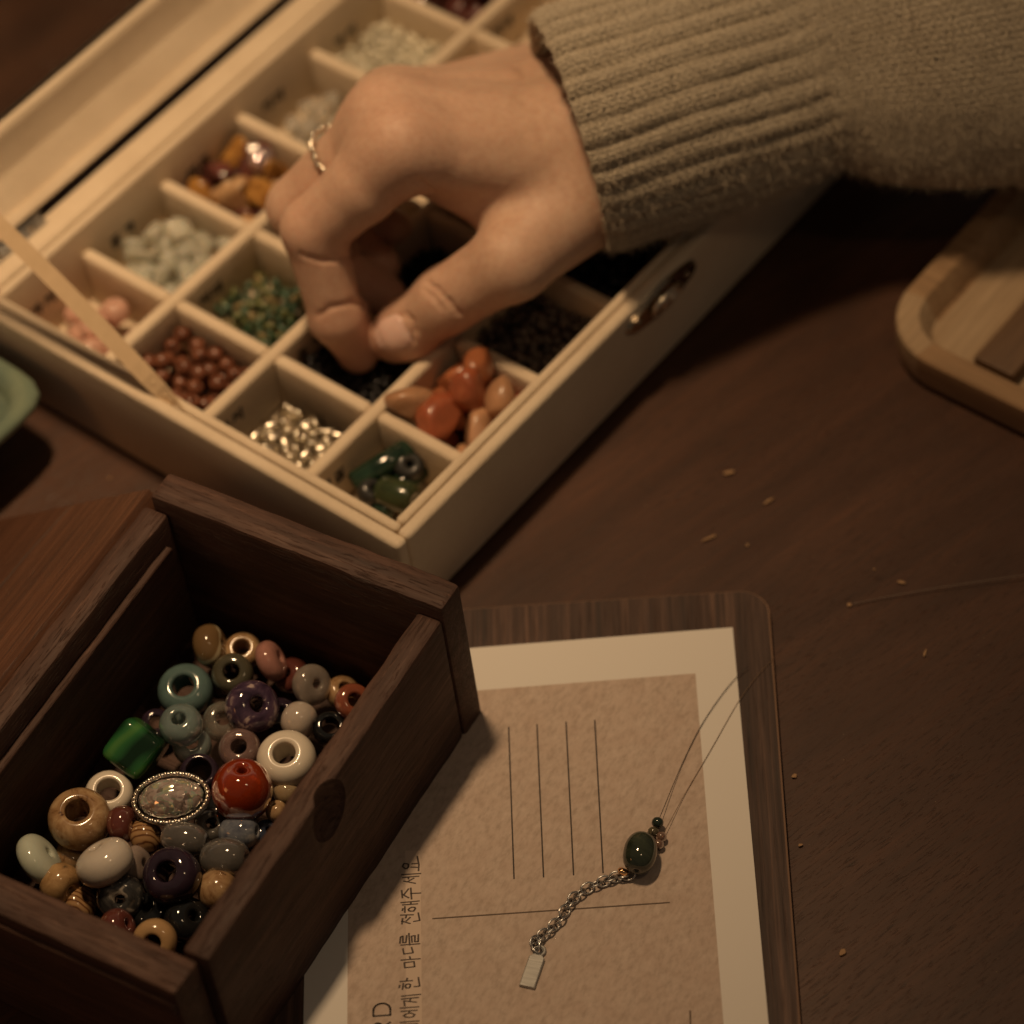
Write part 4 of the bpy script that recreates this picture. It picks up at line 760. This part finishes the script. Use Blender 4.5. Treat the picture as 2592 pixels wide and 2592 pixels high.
dv = []; df = []
for q in range(420):
    x = rng.uniform(-110, 150); y = rng.uniform(-175, 60)
    if (np.array([x, y]) - BO[:2]) @ BV[:2] < 142 and (np.array([x, y]) - BO[:2]) @ BU[:2] > -8: continue
    a = rng.uniform(0, 3.14); ln = rng.choice([.08, .12, .18, .5], p=[.5, .3, .15, .05]); wd_ = rng.uniform(.05, .10); k = len(dv); ca_, sa_ = math.cos(a) * ln, math.sin(a) * ln; na_, nb_ = -math.sin(a) * wd_, math.cos(a) * wd_
    dv += [(x - ca_ - na_, y - sa_ - nb_, .02), (x + ca_ - na_, y + sa_ - nb_, .03), (x + ca_ + na_, y + sa_ + nb_, .05), (x - ca_ + na_, y - sa_ + nb_, .03), (x, y, .11)]; df += [(k, k + 1, k + 4), (k + 1, k + 2, k + 4), (k + 2, k + 3, k + 4), (k + 3, k, k + 4)]
o = add('table_dust', dv, df, Mat('lint', (.26, .18, .12), .9).m, smooth=False); tag(o, 'fine dust and lint scattered over the bare dark table', 'dust'); o['kind'] = 'stuff'

# ------------------------------------------------------------------ the person: hand, nail, ring, sleeve
per = empty('person', 'hand in a ribbed oatmeal wool sweater sleeve picking beads from the box', 'person', (34.24,62.91,62.00))
J = {k: np.array(v) for k, v in dict(
 ARM=(78.52,66.98,66.00), WR=(49.07,80.04,47.00), Wi=(33.35,62.77,51.00), Wm=(36.55,71.97,53.00), Wr=(39.19,94.02,45.00), Wp=(37.89,110.99,38.00),
 Mi=(-7.76,58.25,72.00), Mm=(-9.91,70.15,70.00), Mr=(-8.76,81.06,63.00), Mp=(-5.49,95.20,50.00),
 Pi=(-31.75,54.47,52.00), Di=(-29.94,45.20,30.00), Ti=(-26.25,45.39,16.00), BEL=(-18.22,55.70,63.00),
 Pm=(-35.26,69.82,45.00), Dm=(-27.41,63.28,26.00), Tm=(-18.13,60.75,19.00), Pr=(-32.59,82.44,36.00), Dr=(-25.31,74.27,24.00), Tr=(-18.46,69.20,22.00), Pp=(-24.12,93.56,33.00), Dp=(-18.40,83.05,25.00), Tp=(-13.65,79.03,25.00),
 CM=(30.46,55.30,47.00), Mt=(14.96,40.48,46.00), It=(-2.03,42.18,34.00), Tt=(-12.84,43.57,24.00), Tq=(-16.39,45.26,20.00), WB1=(18.72,52.08,47.00), WB2=(5.09,60.56,55.00), PL1=(-2.21,67.34,58.00), PL2=(15.15,65.58,50.00), PAD=(-27.29,49.35,27.00)).items()}
h = .62
pts = np.array(list(J.values())); keep = [k for k in J if k not in ('ARM',)]
lo = np.array([J[k] for k in keep]).min(0) - 17; hi = np.array([J[k] for k in keep]).max(0) + 17
dims = np.ceil((hi - lo) / h).astype(int); gx_, gy_, gz_ = [lo[i] + np.arange(dims[i]) * h for i in range(3)]
G = np.stack(np.meshgrid(gx_, gy_, gz_, indexing='ij'), -1).astype(np.float32)
def cone(a, b, ra, rb):
    a = np.array(a, np.float32); b = np.array(b, np.float32); d = b - a; L2 = float(d @ d)
    p = G - a; t_ = np.clip((p @ d) / L2, 0, 1); p -= t_[..., None] * d
    return np.sqrt((p * p).sum(-1)) - (ra + (rb - ra) * t_)
def smin(a, b, k):
    hh = np.clip(.5 + .5 * (b - a) / k, 0, 1); return b + (a - b) * hh - k * hh * (1 - hh)
def chain(lst, k):
    f = None
    for c in lst: f = c if f is None else smin(f, c, k)
    return f
palm = chain([cone(J['Wi'], J['Mi'], 12.0, 9.2), cone(J['Wm'], J['Mm'], 12.5, 9.4), cone(J['Wr'], J['Mr'], 12, 8.8), cone(J['Wp'], J['Mp'], 11.5, 8.2),
              cone(J['WR'], J['Wm'], 19, 14), cone(J['WR'], J['Wr'], 18, 13), cone(J['PL1'], J['PL2'], 8.6, 10.5)], 9.0)
thumb = chain([cone(J['CM'], J['Mt'], 13.4, 9.6), cone(J['Mt'], J['It'], 9.6, 8.0), cone(J['It'], J['Tt'], 8.0, 7.4), cone(J['Tt'], J['Tq'], 7.5, 6.5)], 3.0)
web = cone(J['WB1'], J['WB2'], 7.5, 6.0)
body = smin(smin(palm, thumb, 5.0), web, 5.0); del palm, web
index = chain([cone(J['Mi'], J['BEL'], 9.0, 8.9), cone(J['BEL'], J['Pi'], 8.9, 7.9), cone(J['Pi'], J['Di'], 7.8, 6.6), cone(J['Di'], J['Ti'], 6.5, 4.8), cone(J['PAD'], J['Ti'], 5.6, 4.6)], 2.0)
mid = chain([cone(J['Mm'], J['Pm'], 9.0, 8.2), cone(J['Pm'], J['Dm'], 8.0, 7.0), cone(J['Dm'], J['Tm'], 7.0, 5.6)], 2.0)
rin = chain([cone(J['Mr'], J['Pr'], 8.6, 7.6), cone(J['Pr'], J['Dr'], 7.4, 6.6), cone(J['Dr'], J['Tr'], 6.6, 5.4)], 2.0)
pin = chain([cone(J['Mp'], J['Pp'], 7.8, 6.6), cone(J['Pp'], J['Dp'], 6.4, 5.8), cone(J['Dp'], J['Tp'], 5.8, 4.8)], 2.0)
Mk = np.minimum.reduce([np.linalg.norm(G - J[k].astype(np.float32), axis=-1) for k in ('Mi', 'Mm', 'Mr', 'Mp')])
kk = np.clip(8.0 - (Mk - 13) * .5, 1.1, 8.0); kf = np.clip(6.0 - (Mk - 8) * .55, 1.1, 6.0); fing = smin(smin(index, mid, kf), smin(rin, pin, kf), kf); hand = smin(body, fing, kk); del index, mid, rin, pin, fing, body, Mk, kk
# knuckle bumps, tendons and creases
def bump_(f, p, r, k): return smin(f, np.linalg.norm(G - np.array(p, np.float32), axis=-1) - r, k)
camv = -F_
for ka, kb, off in (('Wi', 'Mi', 8.0), ('Wm', 'Mm', 9.4), ('Wr', 'Mr', 9.6)):
    a, b = J[ka], J[kb]; n_ = np.array([-.15, .05, 1.0]) * .75 + camv * .45; n_ /= np.linalg.norm(n_)
    hand = smin(hand, cone(a * .25 + b * .75 + n_ * (off - .4), a * .62 + b * .38 + n_ * (off + 1.2), 1.5, 1.3), 4.5)
def groove(f, a, b, r, k=.9):
    g = -(cone(a, b, r, r)); hh = np.clip(.5 - .5 * (f - g) / k, 0, 1); return f + (g - f) * hh + k * hh * (1 - hh)
def onsurf(px, py):                                      # first hit of a view ray given by two points on it
    a, b = np.array(px), np.array(py); ts = np.linspace(0, 1, 400); P = a + (b - a) * ts[:, None]; I = np.round((P - lo) / h).astype(int)
    ok = ((I >= 0) & (I < dims)).all(1); v = np.full(400, 9.); v[ok] = hand[I[ok, 0], I[ok, 1], I[ok, 2]]; k = np.argmax(v < 0) if (v < 0).any() else 200
    return P[k]
CR = [[((-4.90,4.30,80.00), (-7.40,77.26,5.00)), ((-2.73,1.36,80.00), (-4.91,73.89,5.00)), ((-0.44,-2.75,80.00), (-2.29,69.18,5.00)), ((1.59,-6.78,80.00), (0.04,64.56,5.00))], [((-5.82,1.96,80.00), (-8.46,74.58,5.00)), ((-3.88,-0.75,80.00), (-6.23,71.47,5.00)), ((-2.07,-4.76,80.00), (-4.15,66.88,5.00))],
      [((-32.64,18.54,80.00), (-39.19,93.59,5.00)), ((-27.91,15.73,80.00), (-33.77,90.37,5.00)), ((-23.06,15.12,80.00), (-28.21,89.67,5.00)), ((-18.04,16.88,80.00), (-22.46,91.68,5.00))], [((-30.23,-1.65,80.00), (-36.43,70.45,5.00)), ((-27.06,0.73,80.00), (-32.80,73.17,5.00)), ((-22.56,1.19,80.00), (-27.64,73.70,5.00)), ((-19.34,-1.09,80.00), (-23.95,71.08,5.00))],
      [((-3.94,22.05,95.00), (-6.86,115.45,5.00)), ((-2.24,19.29,95.00), (-4.85,112.19,5.00)), ((-0.16,16.81,95.00), (-2.39,109.27,5.00))], [((-19.10,11.01,60.00), (-22.62,67.95,0.00)), ((-15.29,13.53,60.00), (-18.39,70.75,0.00)), ((-11.62,14.19,60.00), (-14.30,71.49,0.00)), ((-10.05,12.01,60.00), (-12.56,69.06,0.00)), ((-9.70,8.70,60.00), (-12.17,65.38,0.00)), ((-10.83,5.53,60.00), (-13.43,61.85,0.00)), ((-13.65,2.86,60.00), (-16.56,58.88,0.00))]]
surf = [[onsurf(*q) for q in c] for c in CR]
smooth_hand = hand
for c, r in zip(surf, (.22, .15, .18, .17, .36, .26)):
    if r == .26: smooth_hand = hand.copy()
    for a, b in zip(c[:-1], c[1:]): hand = groove(hand, a, b, r, 1.4)
V, Q = surface_nets(hand, lo, h)
PB = np.array((34.24,62.91,62.00)); HV = V - PB
ho = add('hand', HV, Q, SKIN, per)
fl = np.zeros(len(V))
for k, r, a in (('Pi', 15, .25), ('Mi', 16, .22), ('Mm', 16, .18), ('Ti', 18, .55), ('Tq', 15, .45), ('It', 12, .12), ('Di', 13, .30), ('Tm', 20, .5)):
    fl = np.maximum(fl, a * np.exp(-(np.linalg.norm(V - J[k], axis=1) / r) ** 2 * 1.5))
at_ = ho.data.attributes.new('flush', 'FLOAT', 'POINT'); at_.data.foreach_set('value', fl.astype(np.float32))
# thumb nail: curved plate on the surface
na, nbx, nc, nd_, ne = [onsurf(*q) for q in (((-19.46,7.86,60.00), (-23.02,64.44,0.00)), ((-11.21,11.55,60.00), (-13.85,68.54,0.00)), ((-15.82,13.12,60.00), (-18.98,70.29,0.00)), ((-15.21,3.50,60.00), (-18.29,59.59,0.00)), ((-15.67,8.66,60.00), (-18.81,65.33,0.00)))]
nx_ = nbx - na; nx_ /= np.linalg.norm(nx_); ny_ = nd_ - nc; ny_ -= nx_ * (ny_ @ nx_); ny_ /= np.linalg.norm(ny_); nn_ = np.cross(nx_, ny_); nn_ = nn_ if nn_ @ camv > 0 else -nn_
def hitp(p):
    ts = np.linspace(6, -8, 281); P = p + nn_ * ts[:, None]; I = (P - lo) / h; I0 = np.floor(I).astype(int); fr_ = I - I0; v = 0
    for c in range(8):
        d = np.array([(c >> 2) & 1, (c >> 1) & 1, c & 1]); wgt = np.prod(np.where(d, fr_, 1 - fr_), axis=1); v = v + wgt * smooth_hand[I0[:, 0] + d[0], I0[:, 1] + d[1], I0[:, 2] + d[2]]
    k = np.argmax(v < 0); return P[k]
ctr = ne; L2, W2 = 5.0, 4.3; vs = []; fs = []; NU, NV = 22, 18
for a in range(NU):
    s_ = -1 + 2 * a / (NU - 1)
    wv = W2 * (1 - .10 * abs(s_) ** 2) * (1 - max(0, (abs(s_) - .62) / .38) ** 2.4 * (.42 if s_ < 0 else .75)) 
    for b in range(NV):
        t2 = -1 + 2 * b / (NV - 1); p = ctr + nx_ * (s_ * L2) + ny_ * (t2 * wv)
        q = hitp(p); edge = max(abs(t2) ** 6, max(0, s_) ** 6); lift = .42 * (1 - edge) + (-.10) * edge + (.30 if s_ < -.9 else 0)
        vs.append(q + nn_ * lift - PB)
for a in range(NU - 1):
    for b in range(NV - 1): fs.append((a * NV + b, (a + 1) * NV + b, (a + 1) * NV + b + 1, a * NV + b + 1))
add('fingernail', vs, fs, NAIL, per)
# ring on the middle finger
ra_ = J['Pm'] - J['Mm']; ra_ /= np.linalg.norm(ra_); rc = J['Mm'] + (J['Pm'] - J['Mm']) * .47 - PB + (-.8) * R_ + .6 * U_
Mx = frame_from_axis(ra_ + .25 * np.array([0.3, .3, 0])); RAD = 9.3
tw = [rc + Mx @ np.array([(RAD + .25 * math.sin(14 * t)) * math.cos(t), (RAD + .25 * math.sin(14 * t)) * math.sin(t), .35 * math.cos(14 * t)]) for t in np.linspace(0, 2 * math.pi, 120)[:-1]]
rg = add('ring', *tube(tw, .55, 8, closed=True), SILVER, per); rg['label'] = 'thin twisted silver ring'
for t in np.linspace(0, 2 * math.pi, 25)[:-1]:
    c = rc + Mx @ np.array([RAD * math.cos(t), RAD * math.sin(t), 0]); vs, fs = donut(.95, 1.5, .1, 10, 8, 1.8); add('ring_bead', [c + frame_from_axis(Mx @ np.array([-math.sin(t), math.cos(t), 0])) @ np.array(v) for v in vs], fs, SILVER, rg)
# sleeve
AX = spline([(28.39,66.74,57.00), (53.55,74.32,56.00), (77.62,81.13,55.00), (99.84,87.07,54.00), (132.21,88.67,54.00), (172.51,89.95,56.00), (219.57,91.80,58.00)], 230)
AX = np.array(AX); L = np.concatenate([[0], np.cumsum(np.linalg.norm(np.diff(AX, axis=0), axis=1))])
s0_ = np.interp(0, [0], [0]); start = 8; NT = 512; NRIB = 31
from mathutils import noise as mn
vs = []; uvs = []; rings = []
capx = R_ * .94 + U_ * .32
def ringpts(i, scale, ribamt, inner=False):
    t_ = AX[min(i + 1, len(AX) - 1)] - AX[max(i - 1, 0)]; t_ /= np.linalg.norm(t_)
    a = U_ - t_ * (U_ @ t_); a /= np.linalg.norm(a); b = np.cross(t_, a); s = L[i]; out = []
    x = (s - L[start]); x01 = x
    base = np.interp(x, [0, 3, 30, 58, 70, 95, 140, 220], [29.6, 30.6, 30.2, 30.4, 33, 39.5, 43, 46])
    for k in range(NT):
        th = 2 * math.pi * k / NT; ct, st_ = math.cos(th), math.sin(th)
        r = base * (1 + .04 * ct)
        wob = 1.0 * mn.noise(Vector((x * .035, ct * 1.2, st_ * 1.2))) + (.0 if x < 60 else 2.6 * mn.noise(Vector((x * .03, ct * 1.6 + 5, st_ * 1.6))))
        ph = NRIB * th + 1.1 * mn.noise(Vector((x * .05, ct * 3, st_ * 3 + 9)))
        fade = np.clip((66 + 3 * mn.noise(Vector((ct * 3, st_ * 3, 1))) - x) / 9, 0, 1)
        rib = (abs(math.cos(ph / 2)) ** .8 - .5) * (1.5 + .9 * mn.noise(Vector((x * .06, ct * 4, st_ * 4 + 2)))) * fade * ribamt
        # fold under the end of the ribbing
        fold = 3.0 * math.exp(-((x - 66) / 9) ** 2) * max(0, -ct) ** 2
        edge = .55 * mn.noise(Vector((ct * 7, st_ * 7, 3.0)))
        p = AX[i] + (a * ct + b * st_ * np.interp(x, [0, 12, 45], [1.0, .95, .76])) * (r + wob + rib - fold) * scale + t_ * ((edge if x < 6 else 0) + st_ * (2.5 - base * (b @ R_) / (t_ @ R_)) * float(np.clip(1 - x / 40, 0, 1)))
        # keep the underside clear of the box rim
        lim = 31.0 + .4 * math.sin(x)
        if p[2] < lim and x < 110: p[2] = lim - (lim - p[2]) * .12
        out.append(p)
    return out
sec = []
for (i, scl, amt) in [(start + 9, .90, .6), (start + 5, .90, .6), (start + 2, .905, .7), (start, .925, .8), (start - 1, .955, .9), (start - 1, .985, 1.)]:
    sec.append((i, ringpts(max(i, 0), scl, amt)))
for i in range(start, len(AX)): sec.append((i, ringpts(i, 1.0, 1.0)))
for (i, rp) in sec: vs += rp
vs = np.array(vs) - PB; fs = []; uvl = []
for a in range(len(sec) - 1):
    for k in range(NT):
        k2 = (k + 1) % NT; fs.append((a * NT + k, (a + 1) * NT + k, (a + 1) * NT + k2, a * NT + k2))
        for (ss, kx) in ((a, k), (a + 1, k), (a + 1, k + 1), (a, k + 1)): uvl.append((L[sec[ss][0]], kx / NT * 195.0))
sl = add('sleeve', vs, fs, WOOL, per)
uvm = sl.data.uv_layers.new(name='knit'); uvm.data.foreach_set('uv', np.array(uvl, np.float32).ravel())
# loose wool fibres standing off the knit
P4 = vs.reshape(len(sec), NT, 3); fv = []; ff = []
for q in range(42000):
    a = int(rng.integers(4, len(sec) - 3)); k = int(rng.integers(0, NT)); p = P4[a, k]; du = P4[a + 1, k] - P4[a - 1, k]; dv = P4[a, (k + 1) % NT] - P4[a, k - 1]
    nr = np.cross(dv, du); nr /= np.linalg.norm(nr) + 1e-9
    c0 = AX[sec[a][0]] - PB
    if nr @ (p - c0) < 0: nr = -nr
    if nr @ camv < -.35: continue
    d = nr * rng.uniform(.1, .8) + rng.normal(size=3) * .7; d /= np.linalg.norm(d); ln = rng.uniform(.8, 2.6); cv = rng.normal(size=3) * .5
    sd = np.cross(d, camv); sd /= np.linalg.norm(sd) + 1e-9; wdt = rng.uniform(.025, .050); base = len(fv)
    for s_ in (0, .35, .7, 1.0):
        c = p + d * ln * s_ + cv * ln * s_ * s_ * .7; fv += [c - sd * wdt * (1 - .6 * s_), c + sd * wdt * (1 - .6 * s_)]
    for s_ in range(3): ff.append((base + 2 * s_, base + 2 * s_ + 1, base + 2 * s_ + 3, base + 2 * s_ + 2))
fo = add('wool_fibres', fv, ff, FUZZ, sl); fo['kind'] = 'stuff'
